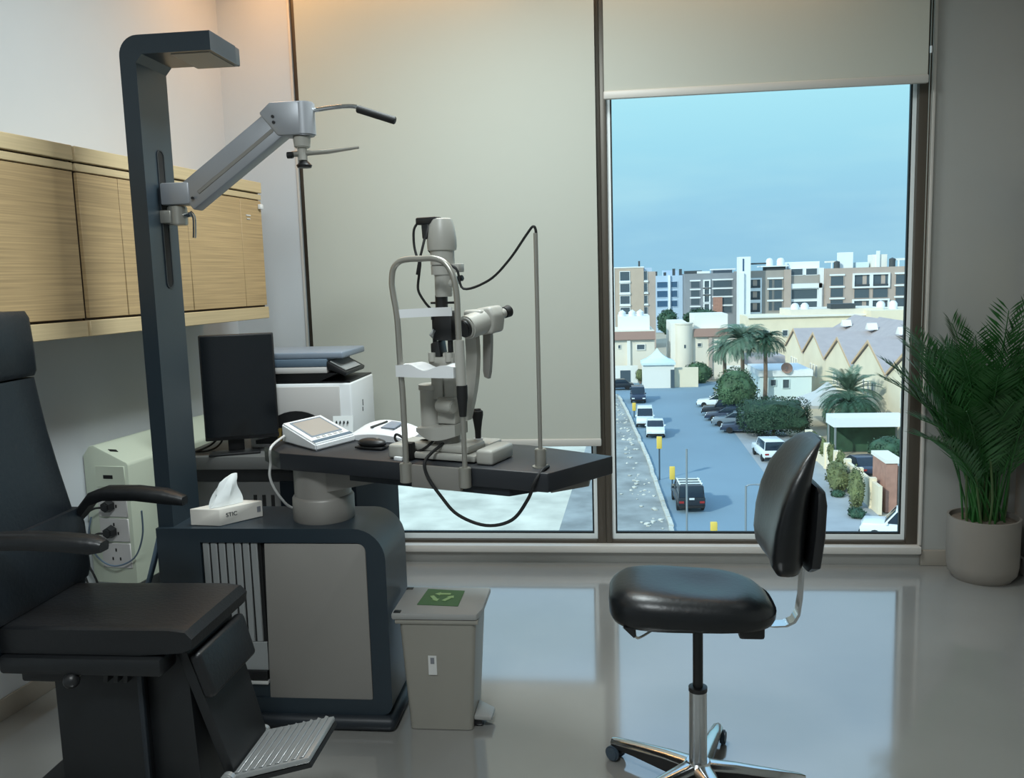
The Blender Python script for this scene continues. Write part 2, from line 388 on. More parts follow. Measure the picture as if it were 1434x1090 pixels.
# ------------------------------------------------------------------ wall cabinets on the left wall
def cabinet(label, s0, s1, joints, end_panel=False):
    o = lw((s0 + s1) / 2, 0, 1.253)
    r = thing('wall_cabinet', label, 'cabinet', o, group='oak wall cabinets on the left wall')
    D = 0.315
    def lbox(a, b, o0, o1, z0, z1, bev=0.0):
        return MB().prism([lw(a, o0, z0), lw(b, o0, z0), lw(b, o1, z0), lw(a, o1, z0)], (0, 0, z1 - z0), bev=bev, seg=1)
    lbox(s0, s1, 0.002, D, 1.262, 1.845).build('body', 'oak_dark', r)
    lbox(s0, s1 - 0.0006, 0.003, D + 0.020, 1.806, 1.853, 0.002).build('top_rail', 'oak_rail', r)
    lbox(s0 + 0.001, s1 - 0.001, D, D + 0.016, 1.776, 1.800, 0.002).build('upper_strip', 'oak_rail', r)
    lbox(s0, s1 - 0.0006, 0.003, D + 0.020, 1.253, 1.304, 0.002).build('bottom_rail', 'oak_rail', r)
    e = [s0 + 0.004] + joints + [s1 - 0.004]
    for a, b in zip(e, e[1:]):
        lbox(a + 0.0015, b - 0.0015, D + 0.0005, D + 0.015, 1.312, 1.772, 0.0015).build('door', 'oak_door', r)
    if end_panel:
        h = MB(); h.prism([lw(s1 - 0.035, D + 0.015, 1.735), lw(s1 - 0.010, D + 0.015, 1.735), lw(s1 - 0.010, D + 0.03, 1.735), lw(s1 - 0.035, D + 0.03, 1.735)], (0, 0, 0.022), bev=0.003)
        h.build('magnet_catch', 'white_plastic', r)
        h = MB(); h.prism([lw(1.055, D + 0.015, 1.700), lw(1.09, D + 0.015, 1.700), lw(1.09, D + 0.018, 1.700), lw(1.055, D + 0.018, 1.700)], (0, 0, 0.006))
        h.prism([lw(1.06, D + 0.015, 1.686), lw(1.085, D + 0.015, 1.686), lw(1.085, D + 0.018, 1.686), lw(1.06, D + 0.018, 1.686)], (0, 0, 0.004)); h.build('small_label', 'label_white', r)
cabinet('oak wall cabinet above the exam chair, left of the dark gap', -1.2, 0.018, [-0.62])
cabinet('oak wall cabinet behind the dark pillar, ending near the window', 0.028, 1.195, [0.228, 0.62, 1.012], True)

# ------------------------------------------------------------------ ophthalmic unit (cabinet, pillar, arm, table)
U0 = (-1.03, 2.63, 0)
unit = thing('ophthalmic_unit', 'dark grey ophthalmic refraction unit with tall pillar, phoropter arm and instrument table', 'medical unit', U0)
MB().box(-1.44, -0.672, 2.484, 2.80, 0.0, 0.045, bev=0.02, seg=3).build('base_plate', 'navy_dark', unit)
# loop frame with rounded right corner
def arc(cx, cz, r, a0, a1, n): return [(cx + r * math.cos(R_(a0 + (a1 - a0) * k / n)), cz + r * math.sin(R_(a0 + (a1 - a0) * k / n))) for k in range(n + 1)]
yo = 2.512
outer = [(-1.42, 0.045)] + arc(-0.72, 0.08, 0.035, -90, 0, 5) + arc(-0.785, 0.55, 0.10, 0, 90, 8) + [(-1.42, 0.65)]
inner = [(-1.277, 0.095)] + arc(-0.755, 0.105, 0.01, -90, 0, 5) + arc(-0.775, 0.575, 0.03, 0, 90, 8) + [(-1.277, 0.605)]
MB().ring_prism([(x, yo, z) for x, z in outer], [(x, yo, z) for x, z in inner], (0, 0.265, 0)).build('frame_loop', 'navy_paint', unit)
MB().box(-1.37, -0.745, 2.53, 2.755, 0.10, 0.607).build('core_box', 'black_gap', unit)
pts = [(-1.083, 2.514, 0.092), (-0.747, 2.514, 0.092), (-0.747, 2.514, 0.592), (-0.757, 2.514, 0.602), (-1.07, 2.514, 0.602)]
MB().prism(pts, (0, 0.014, 0), bev=0.003).build('side_panel', 'panel_silver', unit)
vp = MB().box(-1.276, -1.083, 2.522, 2.53, 0.19, 0.605).build('vent_panel', 'black_gap', unit)
for k in range(7):
    x = -1.272 + 0.0262 * k
    lo = 0.279
    MB().prism([(x, 2.516, lo), (x + 0.0205, 2.516, lo), (x + 0.0205, 2.516, 0.604), (x, 2.516, 0.604)], (0, 0.008, 0), bev=0.002, seg=1).build('slat', 'slat_grey', vp)
MB().box(-1.276, -1.083, 2.5165, 2.53, 0.185, 0.278, bev=0.001, seg=1).build('lower_rail', 'slat_grey', unit)
MB().box(-1.16, -1.085, 2.508, 2.53, 0.155, 0.185, bev=0.002).build('socket_block', 'black_plastic', unit)
MB().box(-1.155, -1.085, 2.509, 2.53, 0.140, 0.151, bev=0.001).build('label_strip', 'label_white', unit)
MB().box(-1.276, -1.083, 2.516, 2.53, 0.095, 0.138).build('kick_panel', 'navy_paint', unit)
# pillar with overhanging lamp head, one bent profile
prof = [(-1.42, 0.045)] + [(-1.42, 2.085)] + [(x, z) for x, z in arc(-1.362, 2.085, 0.058, 180, 90, 8)][1:] + [(-1.137, 2.143), (-1.137, 2.088), (-1.350, 2.088), (-1.37, 2.065), (-1.37, 0.045)]
t = MB().prism([(x, 2.53, z) for x, z in prof], (0, 0.18, 0)); t.build('pillar', 'navy_paint', unit, angle=30)
MB().box(-1.28, -1.137, 2.532, 2.742, 2.0885, 2.1425, bev=0.003).build('lamp_head', 'navy_paint', unit)
lp = MB().box(-1.27, -1.15, 2.55, 2.73, 2.086, 2.0885).build('lamp_diffuser', 'panel_silver', unit)
# slot in the pillar's right face
zs = [(2.612 + 0.0175 + 0.0175 * math.cos(a), 1.805 + 0.0175 * math.sin(a)) for a in [math.pi * k / 8 for k in range(9)]] + [(2.63 + 0.0175 * math.cos(a), 1.42 + 0.0175 * math.sin(a)) for a in [math.pi + math.pi * k / 8 for k in range(9)]]
MB().prism([(-1.3705, y, z) for y, z in zs], (0.0015, 0, 0)).build('slot', 'black_gap', unit)
zo = [(2.63 + (y - 2.63) * 1.25, z + (0.004 if z > 1.6 else -0.004)) for y, z in zs]
MB().ring_prism([(-1.37, y, z) for y, z in zo], [(-1.37, y, z) for y, z in zs], (0.003, 0, 0)).build('slot_rim', 'navy_dark', unit)
# phoropter arm
arm = MB()
arm.box(-1.362, -1.268, 2.595, 2.668, 1.655, 1.722, bev=0.006)
def beam(p0, p1, w, h):  # box beam in the XZ plane
    d = Vector((p1[0] - p0[0], 0, p1[1] - p0[1])).normalized(); n = Vector((-d.z, 0, d.x)) * h / 2
    a = Vector((p0[0], 2.63 - w / 2, p0[1])); b = Vector((p1[0], 2.63 - w / 2, p1[1]))
    return [a - n, b - n, b + n, a + n], (0, w, 0)
ar = arm.build('arm_root', 'arm_grey', unit)
q, v = beam((-1.285, 1.672), (-0.965, 1.896), 0.062, 0.088)
MB().prism(q, v, bev=0.006).build('arm_beam', 'arm_grey', unit)
q, v = beam((-1.24, 1.688), (-0.99, 1.864), 0.066, 0.012)
bm_ = MB().prism(q, v, bev=0.002, seg=1).build('beam_groove', 'lamp_grey_dark', unit)
e1 = MB(); e1.prism([(-0.995, 2.593, 1.945), (-1.03, 2.593, 1.915), (-0.975, 2.593, 1.846), (-0.9, 2.593, 1.846), (-0.9, 2.593, 1.945)], (0, 0.074, 0), bev=0.006)
e1.cyl((-0.905, 2.63, 1.846), (-0.905, 2.63, 1.945), 0.037, seg=24, bev=0.004); end = e1.build('arm_end', 'arm_grey', unit)
for x, z in ((-0.985, 1.902), (-0.983, 1.885), (-1.255, 1.672)): MB().cyl((x, 2.588, z), (x, 2.594, z), 0.0045, seg=10).build('screw', 'black_plastic', unit)
h = MB(); h.tube([(-0.88, 2.63, 1.92), (-0.80, 2.62, 1.925), (-0.745, 2.62, 1.925), (-0.715, 2.62, 1.915), (-0.69, 2.62, 1.905)], 0.0065, seg=10)
hd = h.build('handle_rod', 'chrome', unit)
MB().cyl((-0.732, 2.62, 1.917), (-0.616, 2.615, 1.876), 0.0115, seg=14, bev=0.002).build('handle_grip', 'black_rubber', hd)
k = MB(); k.cyl((-0.912, 2.63, 1.846), (-0.912, 2.63, 1.812), 0.027, 0.024, bev=0.003); k.cyl((-0.912, 2.63, 1.812), (-0.912, 2.63, 1.775), 0.014); nk = k.build('arm_neck', 'lamp_grey', unit)
MB().lathe([(0, 0), (0.021, 0.001), (0.024, 0.008), (0.018, 0.014), (0.010, 0.022), (0, 0.023)], (-0.909, 2.63, 1.752)).build('clamp_knob', 'black_plastic', unit)
k = MB(); k.cyl((-0.945, 2.63, 1.795), (-0.83, 2.63, 1.798), 0.009, 0.007); k.cyl((-0.83, 2.63, 1.798), (-0.735, 2.63, 1.806), 0.007, 0.004); k.build('holder_rod', 'steel', unit)
MB().cyl((-0.955, 2.615, 1.79), (-0.938, 2.615, 1.79), 0.010, seg=12).build('rod_end', 'black_plastic', unit)
k = MB(); k.cyl((-1.327, 2.63, 1.594), (-1.327, 2.63, 1.652), 0.030, seg=24, bev=0.003); k.box(-1.372, -1.335, 2.60, 2.66, 1.600, 1.64, bev=0.004); k.build('slot_clamp', 'steel', unit)
k = MB(); k.cyl((-1.30, 2.62, 1.622), (-1.272, 2.61, 1.625), 0.008); k.tube([(-1.275, 2.61, 1.63), (-1.262, 2.605, 1.615), (-1.262, 2.603, 1.575), (-1.264, 2.602, 1.552)], 0.007, seg=8, flat=0.6); k.build('clamp_lever', 'chrome', unit)
# column and swivel arm
col = MB(); col.lathe([(0.096, 0.65), (0.098, 0.655), (0.098, 0.722), (0.094, 0.728), (0.090, 0.73), (0.090, 0.826), (0, 0.826)], (-0.915, 2.645, 0), seg=40); col.build('swivel_column', 'column_grey', unit)
KS = 0.52 / 0.60; TO = Vector((-0.572 * KS, 2.740 * KS, 0.88)); TM = Matrix.Translation(TO) @ Matrix.Rotation(R_(-19.4), 4, 'Z') @ Matrix.Scale(KS, 4)
SK = Matrix.Translation((0, 0, 1.4)) @ Matrix.Scale(KS, 4) @ Matrix.Translation((0, 0, -1.4))   # table-top sizes were first taken for a 0.80 m table
def T(u, v, z=0.0): return TM @ Vector((u, v, z))
sw = MB(); rows = []
for x, y0, y1, z0 in ((-0.895, 2.570, 2.715, 0.748), (-0.82, 2.548, 2.69, 0.766), (-0.70, 2.505, 2.64, 0.797), (-0.63, 2.485, 2.59, 0.803)): rows.append([(x, y0, z0), (x, y1, z0), (x, y1, 0.824), (x, y0, 0.824)])
sw.grid(rows, close=True)
sw.build('swivel_arm', 'column_grey', unit)
top = [(-0.80, 0.10), (-0.64, 0.0), (0.41, 0.0), (0.515, 0.31), (0.17, 0.40), (-0.45, 0.40), (-0.80, 0.34)]
MB(TM).prism([(u, v, -0.062) for u, v in top], (0, 0, 0.062), bev=0.005).build('table_top', 'table_black', unit)
tr = [(-0.36, 0.03), (0.27, 0.012), (0.335, 0.10), (0.26, 0.34), (-0.30, 0.34)]
MB(TM).prism([(u, v, -0.088) for u, v in tr], (0, 0, 0.025), bev=0.003).build('under_tray', 'navy_dark', unit)
MB(TM).prism([(0.385, 0.075, -0.083), (0.47, 0.20, -0.083), (0.44, 0.30, -0.083), (0.36, 0.30, -0.083)], (0, 0, 0.02), bev=0.003).build('tray_handle', 'lamp_grey_dark', unit)
# cable pole
TM0 = Matrix.Translation((-0.572, 2.740, 0.80)) @ Matrix.Rotation(R_(-19.4), 4, 'Z')
def T0(u, v, z=0.0): return TM0 @ Vector((u, v, z))
pb = Vector((-0.213, 2.695, 0.80))
k = MB(SK); k.cyl(pb, pb + Vector((0, 0, 0.060)), 0.0185, seg=24, bev=0.002); k.cyl(pb, pb + Vector((0, 0, 0.004)), 0.027, seg=24); k.cyl(pb + Vector((0, 0, .06)), pb + Vector((0.002, 0, 0.735)), 0.0068, seg=14)
pole = k.build('cable_pole', 'steel', unit)
cab = MB(SK); ptop = pb + Vector((0.002, 0, 0.725))
cab.tube([ptop + Vector((0, 0, -0.02)), ptop + Vector((0.001, 0, 0.018)), ptop + Vector((-0.008, 0, 0.030)), ptop + Vector((-0.03, 0.01, 0.005)), ptop + Vector((-0.09, 0.04, -0.07)), ptop + Vector((-0.16, 0.08, -0.13)), ptop + Vector((-0.25, 0.12, -0.155)), T0(0.06, 0.10, 0.635), T0(0.0, 0.10, 0.66), T0(-0.045, 0.105, 0.70)], 0.0042, seg=8)
cab.build('lamp_cable', 'black_rubber', unit)
cab = MB(); cab.tube([T(0.0, 0.09, 0.06), T(-0.02, -0.005, 0.02), T(-0.012, -0.02, -0.03), T(0.04, -0.02, -0.10), T(0.10, -0.02, -0.155), T(0.20, -0.02, -0.18), T(0.29, -0.015, -0.155), T(0.345, -0.01, -0.085), T(0.37, -0.012, -0.03), T(0.385, 0.02, 0.005), T(0.38, 0.075, 0.004)], 0.0048, seg=8)
cab.build('power_cable', 'black_rubber', unit)

# ------------------------------------------------------------------ slit lamp on the table (local frame: u along near edge, v away, z up)
sl = thing('slit_lamp', 'grey slit lamp microscope with chin rest frame on the black table', 'microscope', TO, R_(-19.4))
def L(): return MB(TM)
# headrest
k = L(); k.tube([(-0.093, -0.015, -0.062), (-0.094, -0.015, 0.21), (-0.098, -0.015, 0.33), (-0.102, -0.015, 0.48), (-0.113, -0.015, 0.56), (-0.116, -0.015, 0.60), (-0.108, -0.015, 0.64), (-0.085, -0.015, 0.662), (-0.05, -0.015, 0.669), (0.0, -0.015, 0.669), (0.045, -0.015, 0.668), (0.085, -0.015, 0.652), (0.112, -0.015, 0.61), (0.122, -0.015, 0.55), (0.123, -0.015, 0.48), (0.124, -0.015, 0.40)], 0.0098, seg=12)
k.cyl((0.129, -0.015, -0.06), (0.128, -0.015, 0.20), 0.0085); k.build('headrest_tube', 'steel', sl)
k = L(); k.cyl((0.1265, -0.015, 0.265), (0.124, -0.015, 0.412), 0.0165, seg=20, bev=0.002); k.build('fixation_sleeve', 'lamp_grey', sl)
k = L(); k.lathe([(0, 0), (0.011, 0), (0.014, 0.03), (0.0175, 0.06), (0.0175, 0.10), (0, 0.10)], (0.1285, -0.015, 0.168)); k.build('height_grip', 'black_rubber', sl)
for u in (-0.0935, 0.129):
    L().cyl((u, -0.018, -0.062), (u, -0.018, 0.003), 0.0205, seg=20, bev=0.002).build('edge_clamp', 'steel', sl)
L().box(-0.075, 0.112, -0.016, -0.002, -0.078, -0.002, bev=0.002).build('clamp_plate', 'lamp_grey_dark', sl)
# forehead strap: curved band
rows = []
for i in range(13):
    a = i / 12; u = -0.102 + 0.205 * a; v = -0.018 + 0.035 * math.sin(math.pi * a); zc = 0.495 + 0.006 * a
    rows.append([(u, v, zc - 0.014), (u, v + 0.003, zc - 0.014), (u, v + 0.003, zc + 0.014), (u, v, zc + 0.014)])
L().grid(rows, close=True).build('forehead_strap', 'white_plastic', sl)
rows = []
for i in range(21):
    a = i / 20; u = -0.105 + 0.215 * a
    zt = 0.330 - 0.013 * math.exp(-((a - 0.52) / 0.15) ** 2) - 0.004 * a + 0.006 * math.exp(-((a - 0.25) / 0.12) ** 2) + 0.006 * math.exp(-((a - 0.85) / 0.12) ** 2)
    bu = 0.03 * math.sin(math.pi * a) + 0.012
    rows.append([(u, -0.03 - bu * 0.3, 0.292), (u, 0.01 + bu, 0.294), (u, 0.012 + bu, zt), (u, 0.0 + bu * 0.4, zt - 0.004), (u, -0.03 - bu * 0.3, zt)])
L().grid(rows, close=True).build('chin_rest', 'white_plastic', sl)
# base plate, rails
L().box(-0.15, 0.13, 0.05, 0.20, 0.004, 0.026, bev=0.006).build('cross_slide', 'lamp_grey', sl)
k = L(); k.prism([(-0.13, 0.075, 0.026), (0.10, 0.065, 0.026), (0.10, 0.19, 0.026), (-0.13, 0.19, 0.026)], (0, 0, 0.028), bev=0.010); k.build('base_body', 'lamp_grey', sl)
for u0 in (-0.20, 0.138):
    L().box(u0, u0 + 0.062, 0.04, 0.20, 0.0, 0.050, bev=0.010, seg=3).build('rail_cover', 'lamp_grey', sl)
k = L(); k.cyl((-0.15, 0.12, 0.012), (0.14, 0.12, 0.012), 0.006); k.cyl((-0.15, 0.19, 0.012), (0.14, 0.19, 0.012), 0.006); k.build('rail_axle', 'steel', sl)
k = L(); k.box(0.02, 0.115, 0.19, 0.285, 0.012, 0.042, bev=0.006); k.build('joystick_plate', 'lamp_grey', sl)
k = L(); k.lathe([(0, 0), (0.010, 0), (0.011, 0.03), (0.015, 0.06), (0.0195, 0.085), (0.0195, 0.098), (0.013, 0.102), (0.012, 0.106), (0, 0.107)], (0.066, 0.20, 0.052)); k.build('joystick', 'black_rubber', sl)
L().cyl((0.066, 0.20, 0.03), (0.066, 0.20, 0.056), 0.016, seg=16).build('joystick_collar', 'white_plastic', sl)
# swing arm platform
rows = []
for i in range(15):
    a = i / 14; u = -0.105 + 0.15 * a; w = 0.045 + 0.025 * math.sin(math.pi * a); zz = 0.082 + 0.010 * (1 - a) - 0.018 * math.sin(math.pi * a)
    rows.append([(u, 0.12 - w, zz), (u, 0.12 + w, zz), (u, 0.12 + w, 0.116 + 0.006 * a), (u, 0.12 - w, 0.104 + 0.016 * a)])
L().grid(rows, close=True).build('swing_platform', 'lamp_grey', sl)
k = L(); k.cyl((-0.01, 0.12, 0.05), (-0.01, 0.12, 0.10), 0.045, seg=24); k.build('pivot_column', 'lamp_grey_dark', sl)
k = L(); k.lathe([(0, 0), (0.036, 0), (0.036, 0.13), (0.040, 0.133), (0.040, 0.150), (0.034, 0.152), (0, 0.152)], (-0.07, 0.12, 0.10), seg=28); k.build('tilt_housing', 'lamp_grey', sl)
k = L(); k.cyl((-0.02, 0.085, 0.185), (0.045, 0.075, 0.18), 0.022, seg=18, bev=0.003); k.box(-0.03, 0.04, 0.09, 0.15, 0.12, 0.21, bev=0.006); k.build('lamp_arm_joint', 'lamp_grey', sl)
# illumination tower
k = L(); k.box(-0.052, -0.008, 0.095, 0.145, 0.20, 0.33, bev=0.005); k.box(-0.006, 0.034, 0.10, 0.14, 0.12, 0.36, bev=0.005)
k.box(-0.058, 0.036, 0.095, 0.145, 0.305, 0.345, bev=0.006); k.cyl((-0.045, 0.10, 0.33), (-0.045, 0.10, 0.36), 0.013); k.cyl((0.02, 0.10, 0.33), (0.02, 0.10, 0.36), 0.013); k.build('lower_tower', 'lamp_grey', sl)
k = L(); k.cyl((-0.044, 0.12, 0.345), (-0.044, 0.12, 0.50), 0.0075, seg=10); k.cyl((0.016, 0.12, 0.345), (0.016, 0.12, 0.50), 0.0095, seg=10)
k.prism([(-0.05, 0.10, 0.345), (-0.012, 0.10, 0.345), (-0.02, 0.10, 0.40), (-0.05, 0.10, 0.39)], (0, 0.05, 0), bev=0.003)
k.box(-0.035, 0.036, 0.095, 0.15, 0.40, 0.495, bev=0.006); k.cyl((-0.012, 0.12, 0.49), (-0.012, 0.12, 0.55), 0.021, seg=18); k.box(-0.05, 0.03, 0.105, 0.14, 0.488, 0.498, bev=0.002); k.cyl((-0.05, 0.115, 0.525), (0.04, 0.115, 0.525), 0.004, seg=8)
k.build('prism_tower', 'black_plastic', sl)
L().prism([(-0.045, 0.085, 0.42), (-0.028, 0.085, 0.44), (-0.022, 0.10, 0.43), (-0.040, 0.10, 0.405)], (0, 0.006, 0.004)).build('mirror', 'chrome', sl)
k = L(); k.lathe([(0, 0), (0.027, 0), (0.029, 0.008), (0.029, 0.07), (0.033, 0.075), (0, 0.075)], (-0.002, 0.12, 0.545), seg=28); k.cyl((0.02, 0.12, 0.585), (0.055, 0.12, 0.60), 0.013, seg=14); k.build('aperture_drum', 'lamp_grey', sl)
k = L(); k.cyl((0.055, 0.12, 0.603), (0.072, 0.12, 0.605), 0.010, seg=14, bev=0.002); k.build('aperture_knob', 'black_plastic', sl)
k = L(); k.lathe([(0, 0), (0.036, 0), (0.036, 0.028), (0.030, 0.034), (0, 0.034)], (-0.006, 0.12, 0.618), seg=28); k.box(0.02, 0.068, 0.10, 0.14, 0.624, 0.652, bev=0.003); k.build('filter_collar', 'lamp_grey', sl)
k = L(); k.lathe([(0, 0), (0.040, 0), (0.040, 0.045), (0.047, 0.048), (0.049, 0.06), (0.049, 0.085), (0.043, 0.125), (0.036, 0.148), (0.030, 0.151), (0, 0.151)], (-0.002, 0.12, 0.650), seg=32); k.build('lamp_housing', 'lamp_grey', sl)
k = L(); k.box(-0.080, 0.0, 0.085, 0.125, 0.782, 0.806, bev=0.005); k.prism([(-0.062, 0.09, 0.79), (-0.03, 0.09, 0.79), (-0.034, 0.075, 0.735), (-0.05, 0.075, 0.735)], (0, 0.03, 0.0), bev=0.003); k.build('lamp_plug', 'black_plastic', sl)
k = L(); k.tube([(-0.07, 0.10, 0.797), (-0.088, 0.09, 0.77), (-0.088, 0.085, 0.72), (-0.07, 0.07, 0.68), (-0.052, 0.06, 0.66), (-0.058, 0.06, 0.62), (-0.064, 0.06, 0.57), (-0.05, 0.075, 0.53), (-0.034, 0.09, 0.50), (-0.036, 0.095, 0.47)], 0.0042, seg=8)
k.tube([(-0.042, 0.08, 0.74), (-0.046, 0.065, 0.70), (-0.056, 0.06, 0.66), (-0.066, 0.06, 0.62)], 0.0042, seg=8); k.build('lamp_cord', 'black_rubber', sl)
# microscope
a0 = Vector((0.076, 0.12, 0.440)); dd = Vector((0.052, 0.165, 0.038)).normalized()
k = L(); k.cyl(a0, a0 + dd * 0.085, 0.040, 0.041, seg=28, bev=0.005); k.cyl(a0 + dd * 0.05, a0 + dd * 0.12, 0.040, 0.036, seg=28, bev=0.006); k.build('objective_housing', 'lamp_grey', sl)
k = L(); k.box(0.045, 0.115, 0.16, 0.235, 0.470, 0.498, bev=0.010, seg=3); k.build('magnification_drum', 'lamp_grey', sl)
k = L(); k.prism([(0.066, 0.185, 0.408), (0.140, 0.185, 0.416), (0.150, 0.185, 0.478), (0.132, 0.185, 0.506), (0.075, 0.185, 0.500)], (0.014, 0.065, 0.006), bev=0.010, seg=3); k.build('microscope_body', 'lamp_grey', sl)
L().cyl(a0 - dd * 0.014, a0 + dd * 0.004, 0.029, seg=24, bev=0.003).build('objective', 'black_plastic', sl)
for s_ in (-0.026, 0.026):
    n_ = Vector((dd.y, -dd.x, 0)).normalized() * s_; b0 = Vector((0.118, 0.245, 0.478)) + n_
    L().cyl(b0, b0 + dd * 0.025, 0.018, 0.016, seg=20, bev=0.002).build('eyepiece_tube', 'lamp_grey', sl)
    L().cyl(b0 + dd * 0.022, b0 + dd * 0.052, 0.019, 0.021, seg=20, bev=0.003).build('eyepiece_cup', 'black_rubber', sl)
rows = []
for i in range(11):
    a = i / 10; z = 0.43 - 0.30 * a; vv = 0.19 + 0.02 * math.sin(math.pi * a) - 0.05 * a * a; u = 0.060 - 0.012 * a; w = 0.021
    rows.append([(u - w, vv - 0.014, z), (u + w, vv - 0.014, z), (u + w, vv + 0.014, z), (u - w, vv + 0.014, z)])
L().grid(rows, close=True).build('microscope_arm', 'lamp_grey', sl)
rows = []
for i in range(9):
    a = i / 8; z = 0.43 - 0.165 * a; rr = 0.022 if a < 0.9 else 0.016
    rows.append([(0.10 - rr * 0.8 - 0.006 * a, 0.23, z), (0.10 + rr * 0.5 - 0.012 * a * a, 0.23, z - 0.006 * a), (0.10 + rr * 0.5 - 0.012 * a * a, 0.25, z - 0.006 * a), (0.10 - rr * 0.8 - 0.006 * a, 0.25, z)])
L().grid(rows, close=True).build('arm_bracket', 'lamp_grey_dark', sl)
k = L(); k.tube([(-0.17, 0.10, 0.03), (-0.20, 0.09, 0.055), (-0.195, 0.09, 0.075), (-0.165, 0.09, 0.06), (-0.14, 0.08, 0.03), (-0.10, 0.07, 0.025), (-0.06, 0.07, 0.045), (-0.03, 0.08, 0.075)], 0.0045, seg=8)
k.tube([(-0.15, 0.13, 0.02), (-0.12, 0.12, 0.05), (-0.08, 0.11, 0.06), (-0.05, 0.10, 0.085)], 0.004, seg=8); k.box(-0.135, -0.10, 0.03, 0.06, 0.0, 0.06, bev=0.004); k.build('base_cables', 'black_rubber', sl)
L().prism([(-0.165, 0.02, 0.0), (-0.13, 0.015, 0.0), (-0.13, 0.03, 0.0), (-0.165, 0.035, 0.0)], (0, 0, 0.012), bev=0.002).build('paper_pad', 'white_plastic', sl)
# ------------------------------------------------------------------ desk along the window wall and what stands on it
desk = thing('desk', 'dark navy desk with grey top edge in the corner under the printer', 'desk', (-1.35, 3.44, 0))
MB().prism([(-1.655, 3.1, 0.706), (-0.945, 3.1, 0.706), (-0.945, 3.77, 0.706), (-1.655, 3.77, 0.706)], (0, 0, 0.05), bev=0.003).build('desk_top', 'desk_grey', desk)
MB().box(-1.645, -0.955, 3.125, 3.765, 0.655, 0.706).build('desk_apron', 'black_plastic', desk)
MB().box(-1.645, -1.25, 3.13, 3.76, 0.04, 0.655, bev=0.003).build('drawer_body', 'desk_grey', desk)
k = MB()
for x in (-1.36, -1.325, -1.29): k.box(x, x + 0.014, 3.1285, 3.132, 0.53, 0.60)
k.build('vent_slots', 'black_gap', desk)
MB().box(-1.25, -0.95, 3.12, 3.77, 0.0, 0.655, bev=0.003).build('side_cabinet', 'desk_navy', desk)
MB().box(-1.645, -1.25, 3.15, 3.74, 0.0, 0.04).build('plinth', 'black_plastic', desk)

# monitor
mon = thing('monitor', 'black computer monitor on a thin stand beside the dark pillar', 'monitor', (-1.43, 3.26, 0.756))
ml, mr = Vector((-1.53, 3.115, 0)), Vector((-1.275, 3.215, 0)); md = (mr - ml).normalized(); mn = Vector((md.y, -md.x, 0))
def mq(a, o, z): return ml + md * a + mn * o + Vector((0, 0, z))
wl = (mr - ml).length
def mbox(a0, a1, o0, o1, z0, z1, bev=0.0): return MB().prism([mq(a0, o0, z0), mq(a1, o0, z0), mq(a1, o1, z0), mq(a0, o1, z0)], (0, 0, z1 - z0), bev=bev)
mbox(0, wl, -0.035, 0, 0.812, 1.218, 0.004).build('housing', 'black_plastic', mon)
mbox(0.006, wl - 0.006, 0, 0.0015, 0.826, 1.212).build('screen', 'screen_black', mon)
mbox(0.08, 0.14, -0.06, -0.03, 0.764, 0.92, 0.003).build('stand_neck', 'black_plastic', mon)
mbox(0.01, 0.20, -0.055, 0.03, 0.756, 0.766, 0.003).build('stand_base', 'black_plastic', mon)
k = MB(); k.tube([mq(0.06, -0.05, 0.86), mq(0.03, -0.07, 0.80), mq(-0.03, -0.06, 0.77), mq(-0.12, 0.0, 0.762)], 0.004, seg=6); k.tube([mq(0.07, -0.05, 0.86), mq(0.05, -0.09, 0.79), mq(0.0, -0.07, 0.764), mq(-0.1, -0.1, 0.762)], 0.004, seg=6); k.build('monitor_cables', 'black_rubber', mon)

# printer
pr_ = thing('printer', 'white office printer with raised grey scanner lid, behind the monitor', 'printer', (-1.19, 3.43, 0.756))
MB().box(-1.42, -0.995, 3.27, 3.60, 0.757, 1.012, bev=0.008, seg=3).build('body', 'white_plastic', pr_)
MB().box(-1.40, -1.04, 3.263, 3.272, 0.80, 1.0, bev=0.003).build('front_cover', 'slate_pale', pr_).data.materials[0] = MATS['socket_white']
pa = [(-1.33, 0.80)] + [(-1.22 + 0.11 * math.cos(a), 0.82 + 0.085 * math.sin(a) ** 0.8) for a in [math.pi * (1 - k / 14) for k in range(1, 14)]] + [(-1.11, 0.80), (-1.06, 0.79), (-1.06, 0.775), (-1.39, 0.775), (-1.39, 0.79)]
MB().prism([(x, 3.255, z) for x, z in pa], (0, 0.012, 0)).build('paper_tray', 'black_plastic', pr_)
MB().prism([(-1.418, 3.275, 1.012), (-1.0, 3.275, 1.012), (-1.0, 3.595, 1.012), (-1.418, 3.595, 1.012)], (0, 0, 0.006)).build('top_cover', 'black_plastic', pr_)
MB().prism([(-1.415, 3.275, 1.018), (-1.12, 3.275, 1.018), (-1.04, 3.275, 1.052), (-1.415, 3.275, 1.052)], (0, 0.30, 0), bev=0.003).build('scanner_hinge', 'black_plastic', pr_)
MB().box(-1.415, -1.085, 3.265, 3.58, 1.052, 1.077, bev=0.004).build('scanner_body', 'socket_white', pr_)
MB().box(-1.415, -1.085, 3.265, 3.58, 1.077, 1.108, bev=0.004).build('scanner_frame', 'slate_blue', pr_)
MB().box(-1.41, -1.02, 3.27, 3.58, 1.108, 1.135, bev=0.007, seg=3).build('scanner_lid', 'slate_pale', pr_)
cp = MB().prism([(-1.085, 3.262, 1.100), (-1.005, 3.262, 1.055), (-1.012, 3.262, 1.040), (-1.085, 3.262, 1.068)], (0, 0.26, 0), bev=0.004).build('control_panel', 'black_plastic', pr_)
